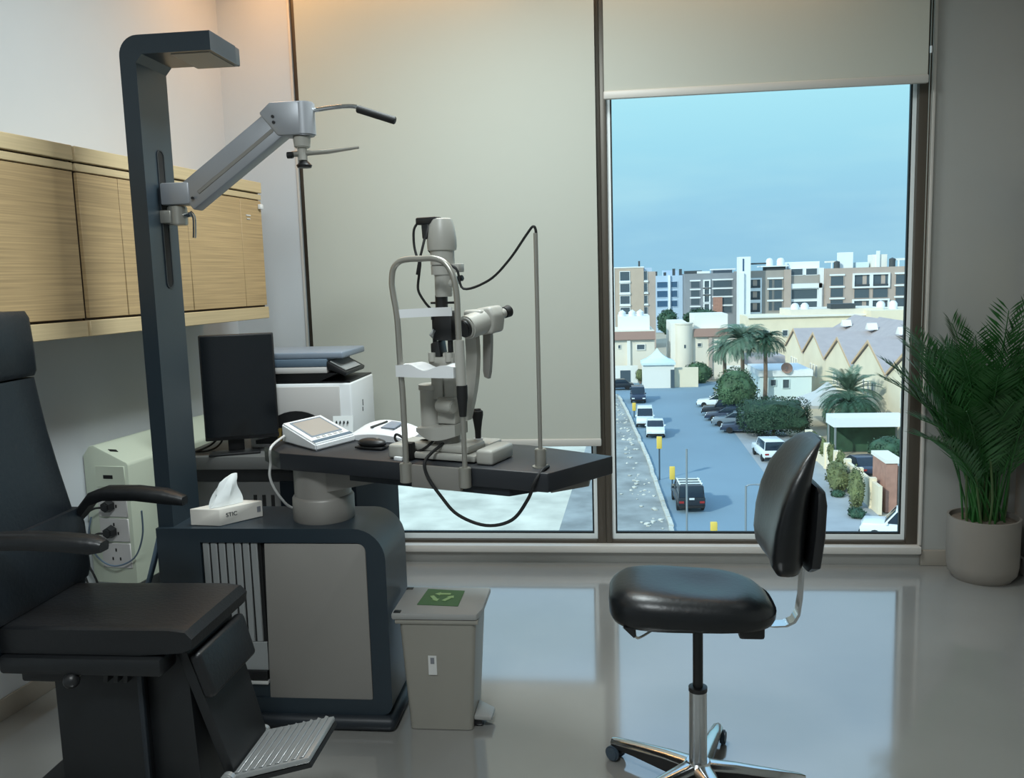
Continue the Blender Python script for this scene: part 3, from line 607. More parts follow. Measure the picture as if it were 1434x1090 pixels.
MB().prism([(-1.075, 3.272, 1.0965), (-1.012, 3.272, 1.061), (-1.010, 3.272, 1.064), (-1.073, 3.272, 1.0995)], (0, 0.20, 0)).build('panel_screen', 'slat_grey', cp)
k = MB(); k.box(-0.9955, -0.994, 3.42, 3.428, 0.90, 0.925); k.box(-0.9955, -0.994, 3.415, 3.424, 0.878, 0.895); k.build('side_emblem', 'ink', pr_)

# white card leaning on the printer
cd = thing('note_card', 'small white card with dark scribbles leaning on the printer front', 'card', (-1.025, 3.235, 0.757))
MB().prism([(-1.065, 3.225, 0.757), (-0.985, 3.225, 0.757), (-0.985, 3.245, 0.885), (-1.065, 3.245, 0.885)], (0, 0.002, 0)).build('card', 'paper_white', cd)
k = MB()
for i in range(4):
    x = -1.055 + 0.015 * i; k.prism([(x, 3.236, 0.855), (x + 0.009, 3.236, 0.858), (x + 0.006, 3.2385, 0.868), (x + 0.002, 3.2385, 0.866)], (0, 0.0015, 0))
k.build('scribble', 'ink', cd)

# brass post on a dark foot
bp = thing('brass_post', 'short brass post on a dark round foot behind the control console', 'post', (-1.278, 3.226, 0.757))
MB().lathe([(0, 0), (0.019, 0), (0.018, 0.012), (0.012, 0.016), (0, 0.016)], (-1.278, 3.226, 0.757)).build('foot', 'black_plastic', bp)
MB().lathe([(0, 0.014), (0.009, 0.014), (0.009, 0.07), (0.012, 0.075), (0.012, 0.085), (0, 0.087)], (-1.278, 3.226, 0.757), seg=18).build('stem', 'brass', bp)

# control console on the instrument table
A_, B_, D_ = Vector((-1.046, 2.972, 0.80)), Vector((-0.955, 3.167, 0.80)), Vector((-1.241, 3.156, 0.80)); C_ = B_ + D_ - A_
con = thing('control_console', 'white wedge-shaped control console with a grey screen on the table', 'console', SK @ ((A_ + C_) / 2))
Z = Vector((0, 0, 1)); ctr = (A_ + C_) / 2
t = bmesh.new(); lo = [t.verts.new(p + Z * 0.001) for p in (A_, B_, C_, D_)]; hi = [t.verts.new(p) for p in (A_ + Z * 0.026, B_ + Z * 0.028, C_ + Z * 0.076, D_ + Z * 0.074)]
t.faces.new(lo[::-1]); t.faces.new(hi)
for i in range(4): t.faces.new((lo[i], lo[(i + 1) % 4], hi[(i + 1) % 4], hi[i]))
bmesh.ops.bevel(t, geom=t.edges[:], offset=0.006, segments=2, affect='EDGES')
k = MB(SK); k._merge(t); k.build('housing', 'white_plastic', con)
def ct(a, b, dz=0.0):  # a along AB, b from AB to DC on the sloped top
    return A_ + (B_ - A_) * a + (D_ - A_) * b + Z * (0.026 + 0.002 * a + 0.048 * b + dz)
MB(SK).prism([ct(0.16, 0.28, 0.0002), ct(0.86, 0.28, 0.0002), ct(0.86, 0.88, 0.0002), ct(0.16, 0.88, 0.0002)], (0, 0, 0.0016)).build('screen', 'lcd_grey', con)
MB(SK).ring_prism([ct(0.13, 0.25, 0.0), ct(0.89, 0.25, 0.0), ct(0.89, 0.91, 0.0), ct(0.13, 0.91, 0.0)], [ct(0.16, 0.28, 0.0), ct(0.86, 0.28, 0.0), ct(0.86, 0.88, 0.0), ct(0.16, 0.88, 0.0)], (0, 0, 0.0025)).build('screen_bezel', 'slate_pale', con)
MB(SK).prism([ct(0.03, 0.05, 0.0002), ct(0.97, 0.05, 0.0002), ct(0.97, 0.13, 0.0002), ct(0.03, 0.13, 0.0002)], (0, 0, 0.0016)).build('dark_strip', 'slate_blue', con)
for i in range(5):
    a = 0.2 + 0.14 * i
    MB(SK).prism([ct(a, 0.17, 0), ct(a + 0.07, 0.17, 0), ct(a + 0.07, 0.22, 0), ct(a, 0.22, 0)], (0, 0, 0.003)).build('button', 'socket_white', con)
k = MB(); k.tube([SK @ (D_ + Vector((0.02, -0.03, 0.03))), SK @ Vector((-1.215, 2.975, 0.815)), Vector((-1.066, 2.60, 0.84)), Vector((-1.072, 2.60, 0.80)), Vector((-1.066, 2.61, 0.76)), Vector((-1.05, 2.63, 0.715)), Vector((-1.035, 2.66, 0.68)), Vector((-1.01, 2.70, 0.657))], 0.0042, seg=8); k.build('console_cable', 'cable_white', con)

# mouse, white device
mo = thing('computer_mouse', 'black computer mouse on the table beside the white console', 'mouse', T(-0.355, 0.17), R_(-19.4))
MM = TM @ Matrix.Translation((-0.355, 0.17, 0.0025)); rows = []
MB(MM).ell((0, 0, 0.019), (0.060, 0.031, 0.0185), seg=24).build('shell', 'black_plastic', mo)
k = MB(MM); k.box(-0.058, 0.058, -0.029, 0.029, 0.0, 0.008, bev=0.003); k.build('base', 'black_rubber', mo)
MB(MM).cyl((0.02, -0.006, 0.0335), (0.02, 0.006, 0.0335), 0.006, seg=12).build('scroll_wheel', 'lamp_grey_dark', mo)
dv = thing('desktop_device', 'white rounded device with a small dark screen behind the black mouse', 'device', T(-0.42, 0.345), R_(-19.4))
MM = TM @ Matrix.Translation((-0.405, 0.345, 0))
rows = []
for i in range(13):
    a = i / 12; x = -0.14 + 0.28 * a; hgt = 0.030 + 0.042 * math.sin(math.pi * min(1, a * 1.05)) ** 0.7
    rows.append([(x, -0.062, 0.002), (x, 0.062, 0.002), (x, 0.062, hgt * 0.85), (x, 0.02, hgt), (x, -0.04, hgt * 0.72), (x, -0.062, hgt * 0.40)])
MB(MM).grid(rows, close=True).build('shell', 'white_plastic', dv)
MB(MM).prism([(0.0, -0.042, 0.050), (0.06, -0.042, 0.049), (0.07, 0.005, 0.064), (0.02, 0.005, 0.068)], (0, -0.001, 0.004)).build('screen', 'slate_pale', dv)
MB(MM).prism([(-0.05, -0.040, 0.050), (-0.035, -0.044, 0.049), (0.005, 0.0, 0.067), (-0.002, 0.005, 0.068)], (0, -0.001, 0.004)).build('pen', 'ink', dv)

# tissue box on the cabinet
TB = [Vector((-1.32, 2.545, 0.651)), Vector((-1.218, 2.536, 0.651)), Vector((-1.124, 2.651, 0.651)), Vector((-1.226, 2.66, 0.651))]
tb = thing('tissue_box', 'white tissue box with a tissue sticking up, on the dark cabinet', 'tissue box', (TB[0] + TB[2]) / 2)
MB().prism(TB, (0, 0, 0.053), bev=0.0015, seg=1).build('carton', 'box_cardboard', tb)
c0 = (TB[0] + TB[2]) / 2 + Vector((0, 0, 0.054)); tx = (TB[2] - TB[1]).normalized(); ty = (TB[1] - TB[0]).normalized()
rows = []
for i in range(9):
    a = i / 8; z = 0.098 * a; w = 0.045 * (1 - a) ** 0.8 + 0.010 * (1 - abs(2 * a - 1.5)) * 0.6 + 0.004; off = 0.028 * a + 0.012 * max(0, a - 0.8) * 4
    ring = []
    for j in range(14):
        g = 2 * math.pi * j / 14; rr = w * (1 + 0.25 * math.sin(3 * g + 4 * a) + 0.12 * math.sin(5 * g - 3 * a))
        ring.append(c0 + tx * (rr * math.cos(g) + off - 0.012) + ty * (rr * 0.55 * math.sin(g) + 0.01 * a) + Vector((0, 0, z)))
    rows.append(ring)
MB().grid(rows, close=True).build('tissue', 'paper_white', tb)
rm = Matrix.Translation(TB[1] + tx * 0.040 + ty * 0.0004 + Vector((0, 0, 0.030))) @ Matrix(((tx.x, 0, ty.x, 0), (tx.y, 0, ty.y, 0), (0, 1, 0, 0), (0, 0, 0, 1)))
text_mesh('STIC', 0.019, rm, 'lettering', 'ink', tb)
k = MB(); p0 = TB[1] + tx * 0.128 + ty * 0.0003 + Vector((0, 0, 0.018)); k.prism([p0, p0 + tx * 0.012, p0 + tx * 0.012 + Z * 0.018, p0 + Z * 0.018], ty * 0.0008); k.build('side_mark', 'label_grey', tb)

# ------------------------------------------------------------------ wall power console with sockets and plugs
pc = thing('power_console', 'pale cream wall-mounted power console with sockets behind the exam chair', 'power console', lw(0.85, 0.09, 0.30))
sec = [(0.002, 0.79), (0.03, 0.825), (0.05, 0.828), (0.185, 0.765), (0.19, 0.755), (0.19, 0.30), (0.002, 0.30)]
s0, s1 = 0.335, 1.33
MB().prism([lw(s0, o, z) for o, z in sec], LS * (s1 - s0), bev=0.004).build('housing', 'cream_plastic', pc)
def pcb(o0, o1, z0, z1, d, b=0.0015): return MB().prism([lw(s0, o0, z0), lw(s0, o1, z0), lw(s0, o1, z1), lw(s0, o0, z1)], -LS * d, bev=b, seg=1)
pcb(0.052, 0.176, 0.672, 0.752, 0.004).build('cover_plate', 'cream_plastic', pc)
pcb(0.085, 0.125, 0.704, 0.718, 0.0052, 0.0005).build('usb_slot', 'black_gap', pc)
MB().prism([lw(s0 + 0.02, 0.105, 0.8035), lw(s0 + 0.045, 0.12, 0.7965), lw(s0 + 0.05, 0.108, 0.8025), lw(s0 + 0.025, 0.093, 0.8090)], (0, 0, 0.0015)).build('top_slot', 'black_gap', pc)
for z0, z1 in ((0.559, 0.666), (0.464, 0.553), (0.362, 0.458)):
    sp_ = pcb(0.052, 0.176, z0, z1, 0.006, 0.002).build('socket_plate', 'socket_white', pc)
    for du, dz in ((0.114, 0.022), (0.098, -0.012), (0.130, -0.012)):
        zc = (z0 + z1) / 2 + dz; MB().prism([lw(s0 - 0.0062, du - 0.003, zc - 0.006), lw(s0 - 0.0062, du + 0.003, zc - 0.006), lw(s0 - 0.0062, du + 0.003, zc + 0.006), lw(s0 - 0.0062, du - 0.003, zc + 0.006)], -LS * 0.0006).build('socket_hole', 'black_gap', sp_)
for i, (zc, lab) in enumerate(((0.604, 'black power plug in the upper socket of the cream console'), (0.505, 'black power plug in the middle socket of the cream console'))):
    p = lw(s0 - 0.007, 0.105, zc); t = thing('power_plug', lab, 'plug', p, group='black plugs in the wall power console')
    MB().cyl(p, p - LS * 0.035, 0.026, 0.019, seg=6, bev=0.004).build('plug_body', 'black_plastic', t)
    k = MB(); q = p - LS * 0.022
    k.tube([q + Vector((-0.018, 0, -0.004)), q + Vector((-0.05, -0.005, -0.008)), q + Vector((-0.09, -0.02, -0.04 - 0.02 * i)), q + Vector((-0.095, -0.03, -0.12)), q + Vector((-0.075, -0.03, -0.20)), q + Vector((-0.05, -0.02, -0.28)), q + Vector((-0.055, 0.0, -0.36 + 0.06 * i))], 0.0042, seg=8)
    k.build('plug_cord', 'black_rubber', t)
lc = MB(); lc.tube([lw(s0 - 0.02, 0.03, 0.56), lw(s0 - 0.03, 0.02, 0.48), lw(s0 - 0.03, 0.05, 0.41), lw(s0 - 0.03, 0.12, 0.378), lw(s0 - 0.02, 0.20, 0.41), lw(s0 - 0.03, 0.25, 0.50), lw(s0 - 0.05, 0.27, 0.60)], 0.0032, seg=8)
tag(lc.build('signal_cable', 'slate_blue', None), 'thin bluish cable looping in front of the wall sockets', 'cable')
k = MB(); k.tube([(-1.425, 2.60, 0.74), (-1.44, 2.60, 0.66), (-1.475, 2.59, 0.52), (-1.52, 2.58, 0.38), (-1.54, 2.58, 0.25)], 0.008, seg=8); k.tube([(-1.425, 2.58, 0.70), (-1.445, 2.58, 0.62), (-1.485, 2.57, 0.48), (-1.53, 2.56, 0.34), (-1.55, 2.56, 0.22)], 0.007, seg=8)
k.build('cable_bundle', 'slate_blue', unit)

# ------------------------------------------------------------------ exam chair (patient chair)
CH = Matrix.Translation((0, 0, 1.4)) @ Matrix.Scale(0.92, 4) @ Matrix.Translation((0, 0, -1.4)); GZ = 1.4 - 1.4 / 0.92   # GZ is the floor in these coordinates
ch = thing('exam_chair', 'black padded ophthalmic patient chair with armrests and silver footplate', 'chair', (-1.36 * 0.92, 2.17 * 0.92, 0))
def cushion(x0, x1, y0, y1, z0, z1, r, crown=0.0, n=3):
    t = bmesh.new(); bmesh.ops.create_cube(t, size=1.0)
    t.transform(Matrix.Translation(((x0 + x1) / 2, (y0 + y1) / 2, (z0 + z1) / 2)) @ Matrix.Diagonal((x1 - x0, y1 - y0, z1 - z0, 1)))
    bmesh.ops.bevel(t, geom=t.edges[:], offset=r, segments=4, affect='EDGES', profile=0.6)
    m = MB(CH); m._merge(t); return m
# seat: profile in XZ extruded in Y, front rolls down
sp2 = [(-1.615, 0.515), (-1.60, 0.528), (-1.35, 0.530), (-1.13, 0.532), (-1.085, 0.526), (-1.068, 0.505), (-1.072, 0.475), (-1.10, 0.462), (-1.22, 0.452), (-1.60, 0.452), (-1.615, 0.465)]
rows = []
for y, sc_ in ((2.018, 0.86), (2.025, 0.94), (2.037, 0.985), (2.053, 1.0), (2.33, 1.0), (2.348, 0.985), (2.36, 0.94), (2.366, 0.86)):
    rows.append([(-1.34 + (x + 1.34) * (0.97 + 0.03 * sc_), y, 0.49 + (z - 0.49) * sc_) for x, z in sp2])
MB(CH).grid(rows, close=True).build('seat', 'leather_black', ch)
MB(CH).box(-1.60, -1.15, 2.0, 2.35, 0.405, 0.455, bev=0.012).build('seat_frame', 'chair_body', ch)
MB(CH).box(-1.56, -1.42, 2.03, 2.32, 0.372, 0.408, bev=0.008).build('recline_bracket', 'chair_body', ch)
# backrest: profile extruded, with curved front
bp_ = [(-1.60, 0.44), (-1.60, 0.60), (-1.618, 0.73), (-1.652, 0.87), (-1.678, 0.99), (-1.694, 1.09), (-1.702, 1.147)]
def back_rows(prof, th):
    rows = []
    for y, k_ in ((1.97, 0.55), (1.98, 0.85), (2.0, 1.0), (2.10, 1.05), (2.20, 1.05), (2.30, 1.05), (2.40, 1.0), (2.415, 0.85), (2.422, 0.55)):
        rows.append([(x - th * 0.5 + th * 0.5 * k_, y, z) for x, z in prof] + [(x - th, y, z) for x, z in prof[::-1]])
    return rows
MB(CH).grid(back_rows(bp_, 0.095), close=True).build('backrest', 'leather_navy', ch)
MB(CH).grid(back_rows([(-1.700, 1.153), (-1.692, 1.168), (-1.694, 1.25), (-1.700, 1.325), (-1.712, 1.345)], 0.085), close=True).build('headrest', 'leather_navy', ch)
MB(CH).grid(back_rows([(-1.592, 0.53), (-1.582, 0.56), (-1.588, 0.70), (-1.604, 0.745)], 0.05), close=True).build('lumbar_pad', 'leather_navy', ch)
MB(CH).box(-1.83, -1.785, 2.05, 2.34, 0.40, 1.20, bev=0.01).build('back_shell', 'chair_body', ch)
MB(CH).box(-1.76, -1.66, 2.10, 2.29, 0.40, 0.47, bev=0.008).build('back_hinge', 'chair_body', ch)
for y, far in ((2.425, True), (1.985, False)):
    path = [(-1.66, 0.68), (-1.60, 0.735), (-1.565, 0.775), (-1.52, 0.79), (-1.42, 0.790), (-1.33, 0.780), (-1.27, 0.766)] if far else [(-1.70, 0.735), (-1.62, 0.76), (-1.55, 0.776), (-1.45, 0.778), (-1.36, 0.774), (-1.29, 0.768), (-1.262, 0.764)]
    rows = []
    for i, (x, z) in enumerate(path):
        a = i / (len(path) - 1); h_ = 0.017 if i < len(path) - 1 else 0.010; w_ = 0.030 if i < len(path) - 1 else 0.02
        rows.append([(x, y + w_ * c, z + h_ * s - (0.005 if s < 0 else 0)) for c, s in ((-1, -0.3), (-0.8, -1), (0.8, -1), (1, -0.3), (1, 0.4), (0.7, 1), (-0.7, 1), (-1, 0.4))])
    MB(CH).grid(rows, close=True).build('armrest', 'leather_black', ch, angle=50)
    MB(CH).prism([(-1.70, y, 0.60), (-1.62, y, 0.62), (-1.60, y, 0.72), (-1.66, y, 0.70)], (0, 0.02 if not far else -0.02, 0), bev=0.004).build('armrest_bracket', 'chair_body', ch)
# pedestal
MB(CH).prism([(-1.49, 2.06, GZ + 0.02), (-1.24, 2.06, GZ + 0.02), (-1.24, 2.33, GZ + 0.02), (-1.49, 2.33, GZ + 0.02)], (0, 0, 0.385 - GZ), bev=0.008).build('pedestal', 'chair_body', ch)
MB(CH).box(-1.249, -1.235, 2.052, 2.066, 0.03, 0.40, bev=0.003).build('corner_trim', 'navy_dark', ch)
MB(CH).prism([(-1.62, 2.0, GZ), (-1.16, 2.0, GZ), (-1.16, 2.36, GZ), (-1.62, 2.36, GZ)], (0, 0, 0.03 - GZ), bev=0.012).build('floor_base', 'chair_body', ch)
MB(CH).prism([(-1.238, 2.08, GZ + 0.02), (-1.10, 2.08, GZ + 0.02), (-1.12, 2.08, 0.44), (-1.238, 2.08, 0.44)], (0, 0.22, 0), bev=0.006).build('lift_housing', 'chair_body', ch)
for x, y in ((-1.40, 2.02),):
    k = MB(CH); k.cyl((x, y + 0.06, 0.40), (x, y, 0.392), 0.007, seg=8); lv = k.build('lever_rod', 'steel', ch)
    MB(CH).ell((x, y - 0.015, 0.392), (0.021, 0.021, 0.021)).build('lever_knob', 'black_plastic', lv)
k = MB(CH)
for dx in (0.0, 0.028, 0.055): k.prism([(-1.33 + dx, 2.03, 0.375), (-1.317 + dx, 2.03, 0.375), (-1.312 + dx, 2.03, 0.415), (-1.325 + dx, 2.03, 0.415)], (0, 0.03, 0), bev=0.003)
k.build('tilt_mechanism', 'steel', ch).data.materials[0] = MATS['chair_body']
# leg rest
la, lb = Vector((-1.105, 0, 0.455)), Vector((-1.005, 0, 0.10)); ld = (lb - la).normalized(); ln = Vector((-ld.z, 0, ld.x))
def lq(a, y, o): return Vector((la.x, y, la.z)) + ld * a + ln * o
MB(CH).prism([lq(0, 2.055, 0), lq(0.365, 2.075, 0), lq(0.365, 2.30, 0), lq(0, 2.325, 0)], ln * -0.03, bev=0.006).build('leg_rest', 'chair_body', ch)
MB(CH).prism([lq(0.01, 2.045, 0.002), lq(0.14, 2.05, 0.002), lq(0.14, 2.33, 0.002), lq(0.01, 2.335, 0.002)], ln * 0.034, bev=0.014, seg=4).build('calf_pad', 'leather_black', ch)
fo, fx = Vector((-1.015, 0, 0.105)), Vector((-0.795, 0, 0.165)); fd = (fx - fo).normalized(); fn = Vector((-fd.z, 0, fd.x)); fl = (fx - fo).length
def fq(a, y, o): return Vector((fo.x, y, fo.z)) + fd * a + fn * o
fp = MB(CH).prism([fq(0, 2.055, 0), fq(fl, 2.06, 0), fq(fl, 2.28, 0), fq(0, 2.30, 0)], fn * -0.014, bev=0.003).build('footplate', 'foot_alu', ch)
for i in range(9):
    a = 0.012 + 0.0235 * i
    MB(CH).prism([fq(a, 2.066, 0.0005), fq(a + 0.013, 2.066, 0.0005), fq(a + 0.013, 2.277, 0.0005), fq(a, 2.288, 0.0005)], fn * 0.0035, bev=0.001, seg=1).build('tread_ridge', 'foot_alu', fp)
MB(CH).prism([fq(0, 2.055, 0), fq(fl, 2.06, 0), fq(fl, 2.28, 0), fq(0, 2.30, 0)], fn * -0.012).build('footplate_underside', 'black_rubber', ch).location += Vector((0.004, 0, -0.0145))
k = MB(CH); k.cyl((-1.015, 2.04, 0.100), (-1.015, 2.062, 0.100), 0.020, seg=18, bev=0.003); k.cyl((-1.015, 2.292, 0.103), (-1.015, 2.312, 0.103), 0.014, seg=18, bev=0.003); k.build('footplate_hinge', 'foot_alu', ch)

# ------------------------------------------------------------------ stool
SX, SY = 0.229, 2.225
st = thing('office_stool', 'black padded swivel stool with backrest on a chrome five-star base', 'stool', (SX, SY, 0))
def seat_rows(cx, cy, rx, ry):
    rows = []
    for t_, z in ((0.02, 0.600), (0.15, 0.600), (0.3, 0.600), (0.45, 0.600), (0.6, 0.599), (0.75, 0.595), (0.87, 0.587), (0.95, 0.574), (0.99, 0.560), (1.0, 0.546), (0.995, 0.530), (0.97, 0.519), (0.90, 0.515), (0.02, 0.515)):
        ring = []
        for k in range(48):
            g = 2 * math.pi * k / 48; c, s = math.cos(g), math.sin(g)
            ex = abs(c) ** 0.60 * (1 if c > 0 else -1); ey = abs(s) ** 0.60 * (1 if s > 0 else -1)
            x, y = cx + rx * t_ * ex, cy + ry * t_ * ey; dz = 0
            if z > 0.55:
                q = (x - cx) / rx; qy = (y - cy) / ry
                dz = 0.010 * (-q) - 0.014 * math.exp(-((q - 0.15) / 0.40) ** 2) * max(0, 1 - t_ ** 4) * math.exp(-(qy / 0.7) ** 2) + 0.002
                if q > 0.3: dz -= 0.016 * (q - 0.3) ** 1.5 / 0.6
            ring.append((x, y, z + dz))
        rows.append(ring)
    return rows
MB().grid(seat_rows(SX - 0.02, SY, 0.213, 0.160), close=True).build('seat', 'leather_stool', st, angle=60)
zs_ = [0.645, 0.655, 0.675, 0.71, 0.77, 0.83, 0.89, 0.94, 0.97, 0.982]
xf = [0.436, 0.414, 0.404, 0.402, 0.409, 0.424, 0.446, 0.476, 0.503, 0.522]
xb = [0.462, 0.482, 0.488, 0.490, 0.494, 0.499, 0.506, 0.515, 0.524, 0.530]
hw = [0.095, 0.128, 0.145, 0.154, 0.158, 0.158, 0.150, 0.128, 0.098, 0.06]
rows = []
for z, a, b, wv in zip(zs_, xf, xb, hw):
    ring = []; m_, h_ = (a + b) / 2, (b - a) / 2
    for k in range(28):
        g = 2 * math.pi * k / 28; c, s = math.cos(g), math.sin(g)
        ex = abs(c) ** 0.6 * (1 if c > 0 else -1); ey = abs(s) ** 0.6 * (1 if s > 0 else -1)
        x = m_ + h_ * ex; y = SY + wv * ey; x -= 0.10 * (abs(y - SY) / 0.158) ** 2 * 0.28
        ring.append((x, y, z))
    rows.append(ring)
MB().grid(rows, close=True).build('backrest', 'leather_stool', st, angle=60)
rows = []
for z, a, b, wv in zip((0.655, 0.67, 0.75, 0.83, 0.86, 0.87), (0.485, 0.485, 0.49, 0.495, 0.50, 0.505), (0.507, 0.521, 0.528, 0.531, 0.527, 0.514), (0.09, 0.112, 0.125, 0.125, 0.115, 0.09)):
    ring = []; m_, h_ = (a + b) / 2, (b - a) / 2
    for k in range(20):
        g = 2 * math.pi * k / 20; c, s = math.cos(g), math.sin(g)
        ring.append((m_ + h_ * abs(c) ** 0.5 * (1 if c > 0 else -1), SY + wv * abs(s) ** 0.5 * (1 if s > 0 else -1), z))
    rows.append(ring)
MB().grid(rows, close=True).build('back_shell', 'black_plastic', st)
rows = []
for x, z in ((0.36, 0.490), (0.42, 0.482), (0.452, 0.484), (0.473, 0.495), (0.484, 0.515), (0.490, 0.56), (0.493, 0.62), (0.496, 0.70)):
    d = Vector((0.004, 0, 0.0))
    rows.append([(x - 0.003, SY - 0.02, z + 0.002), (x + 0.003, SY - 0.02, z - 0.002), (x + 0.003, SY + 0.02, z - 0.002), (x - 0.003, SY + 0.02, z + 0.002)])
MB().grid(rows, close=True).build('back_support', 'chrome', st)
MB().box(SX - 0.07, SX + 0.17, SY - 0.06, SY + 0.06, 0.497, 0.520, bev=0.004).build('seat_plate', 'black_plastic', st)
MB().box(SX + 0.10, SX + 0.165, SY - 0.05, SY + 0.05, 0.458, 0.51, bev=0.007).build('tilt_block', 'black_plastic', st)
MB().lathe([(0.014, 0.468), (0.035, 0.478), (0.05, 0.500), (0, 0.500)], (SX, SY, 0)).build('seat_socket', 'black_plastic', st)
k = MB(); k.prism([(0.030, SY - 0.13, 0.520), (0.062, SY - 0.13, 0.520), (0.064, SY - 0.13, 0.500), (0.058, SY - 0.13, 0.492)], (0, 0.012, 0), bev=0.002); lev = k.build('height_lever', 'black_plastic', st)
MB().tube([(0.061, SY - 0.124, 0.497), (0.075, SY - 0.12, 0.492), (0.14, SY - 0.06, 0.508)], 0.003, seg=6).build('lever_rod', 'steel', lev)
MB().cyl((SX, SY, 0.29), (SX, SY, 0.49), 0.0135, seg=20).build('gas_lift', 'black_plastic', st)
MB().lathe([(0, 0.06), (0.0245, 0.06), (0.0235, 0.295), (0.0235, 0.303), (0, 0.303)], (SX, SY, 0), seg=28).build('chrome_column', 'chrome', st)
MB().lathe([(0.0238, 0.293), (0.0248, 0.294), (0.0248, 0.305), (0.016, 0.307), (0.0136, 0.307)], (SX, SY, 0), seg=28).build('column_collar', 'black_plastic', st)
MB().lathe([(0, 0.043), (0.046, 0.043), (0.043, 0.085), (0.030, 0.097), (0, 0.097)], (SX, SY, 0), seg=28).build('hub', 'chrome', st)
for i in range(5):
    a = R_(144 - 72 * i); MM = Matrix.Translation((SX, SY, -0.015)) @ Matrix.Rotation(a, 4, 'Z')
    rows = []
    for r, w_, zt, zb in ((0.03, 0.030, 0.110, 0.070), (0.10, 0.025, 0.104, 0.068), (0.20, 0.020, 0.090, 0.064), (0.27, 0.017, 0.080, 0.062), (0.282, 0.012, 0.076, 0.064)):
        rows.append([(r, -w_, zt - 0.012), (r, -w_ * 0.6, zt - 0.003), (r, 0, zt), (r, w_ * 0.6, zt - 0.003), (r, w_, zt - 0.012)])
    rows2 = [[(p[0], p[1] * 0.98, p[2] - 0.002) for p in rw] for rw in rows]
    full = [rw + [(q[0], q[1], q[2]) for q in r2_[::-1]] for rw, r2_ in zip(rows, rows2)]
    leg = MB(MM).grid(full, close=True).build('base_arm', 'chrome', st)
    rows = []
    for r, w_, zt, zb in ((0.03, 0.029, 0.094, 0.050), (0.10, 0.0245, 0.089, 0.052), (0.20, 0.0195, 0.075, 0.054), (0.27, 0.0165, 0.066, 0.052), (0.281, 0.0115, 0.063, 0.054)):
        rows.append([(r, -w_, zt), (r, w_, zt), (r, w_ * 0.8, zb), (r, -w_ * 0.8, zb)])
    MB(MM).grid(rows, close=True).build('arm_underside', 'black_plastic', leg)
    MM = Matrix.Translation((0, 0, 0.015)) @ MM @ Matrix.Translation((0, 0, -0.0)) ; cs = MB(MM); cs.cyl((0.262, 0, 0.040), (0.262, 0, 0.052), 0.006, seg=10); cs.box(0.245, 0.285, -0.008, 0.008, 0.024, 0.044, bev=0.004)
    cst = cs.build('caster', 'black_plastic', st)
    for s_ in (-1, 1):
        MB(MM).cyl((0.272, 0.009 * s_, 0.0222), (0.272, 0.024 * s_, 0.0222), 0.022, seg=20, bev=0.004).build('caster_wheel', 'pole_dark', cst)

# ------------------------------------------------------------------ waste bin
bn = thing('waste_bin', 'small grey pedal bin with a green recycling label on its lid', 'bin', (-0.535, 2.62, 0))
rows = []
for z, f in ((0.002, 0.0), (0.012, 0.0), (0.33, 0.93), (0.365, 1.0)):
    x0, x1, y0, y1 = -0.632 - 0.018 * f, -0.432 + 0.022 * f, 2.515 - 0.012 * f, 2.705 + 0.015 * f; r = 0.015
    ring = []
    for cx, cy, a0 in ((x1 - r, y1 - r, 0), (x0 + r, y1 - r, 90), (x0 + r, y0 + r, 180), (x1 - r, y0 + r, 270)):
        for k in range(5): a = R_(a0 + 22.5 * k); ring.append((cx + r * math.cos(a), cy + r * math.sin(a), z))
    rows.append(ring)
MB().grid(rows, close=True).build('body', 'bin_grey', bn)
MB().box(-0.662, -0.402, 2.498, 2.726, 0.352, 0.366, bev=0.004).build('rim', 'bin_grey', bn)
MB().prism([(-0.672, 2.495, 0.366), (-0.405, 2.495, 0.366), (-0.392, 2.55, 0.366), (-0.392, 2.73, 0.366), (-0.672, 2.73, 0.366)], (0, 0, 0.022), bev=0.007).build('lid', 'bin_lid', bn)
k = MB(); k.prism([(-0.605, 2.566, 0.3885), (-0.472, 2.556, 0.3885), (-0.472, 2.690, 0.3885), (-0.597, 2.705, 0.3885)], (0, 0, 0.001)); gl = k.build('recycling_label', 'label_green', bn)
k = MB()
for i in range(3):
    a = R_(90 + 120 * i); c = Vector((-0.537, 2.632, 0.39))
    d = Vector((math.cos(a), math.sin(a), 0)); p_ = Vector((-d.y, d.x, 0)); q = c + d * 0.026
    k.prism([q - p_ * 0.024 - d * 0.007, q + p_ * 0.010 - d * 0.007, q + p_ * 0.010 - d * 0.014, q + p_ * 0.028, q + p_ * 0.010 + d * 0.014, q + p_ * 0.010 + d * 0.007, q - p_ * 0.024 + d * 0.007], (0, 0, 0.0006))
k.build('recycling_arrows', 'label_light', gl)
sk = MB().box(-0.563, -0.537, 2.5055, 2.512, 0.186, 0.248).build('side_sticker', 'label_white', bn)
MB().box(-0.556, -0.544, 2.5045, 2.5056, 0.222, 0.242).build('sticker_mark', 'label_grey', sk)
MB().prism([(-0.43, 2.53, 0.028), (-0.375, 2.535, 0.022), (-0.372, 2.60, 0.022), (-0.43, 2.64, 0.028)], (0, 0, 0.014), bev=0.004).build('pedal', 'bin_lid', bn)
MB().box(-0.433, -0.405, 2.54, 2.64, 0.004, 0.03, bev=0.003).build('pedal_mount', 'black_plastic', bn)
for x, y in ((-0.635, 2.50), (-0.64, 2.70)):
    MB().box(x - 0.03, x - 0.008, y, y + 0.02, 0.387, 0.3895, bev=0.001).build('lid_hinge', 'black_plastic', bn)

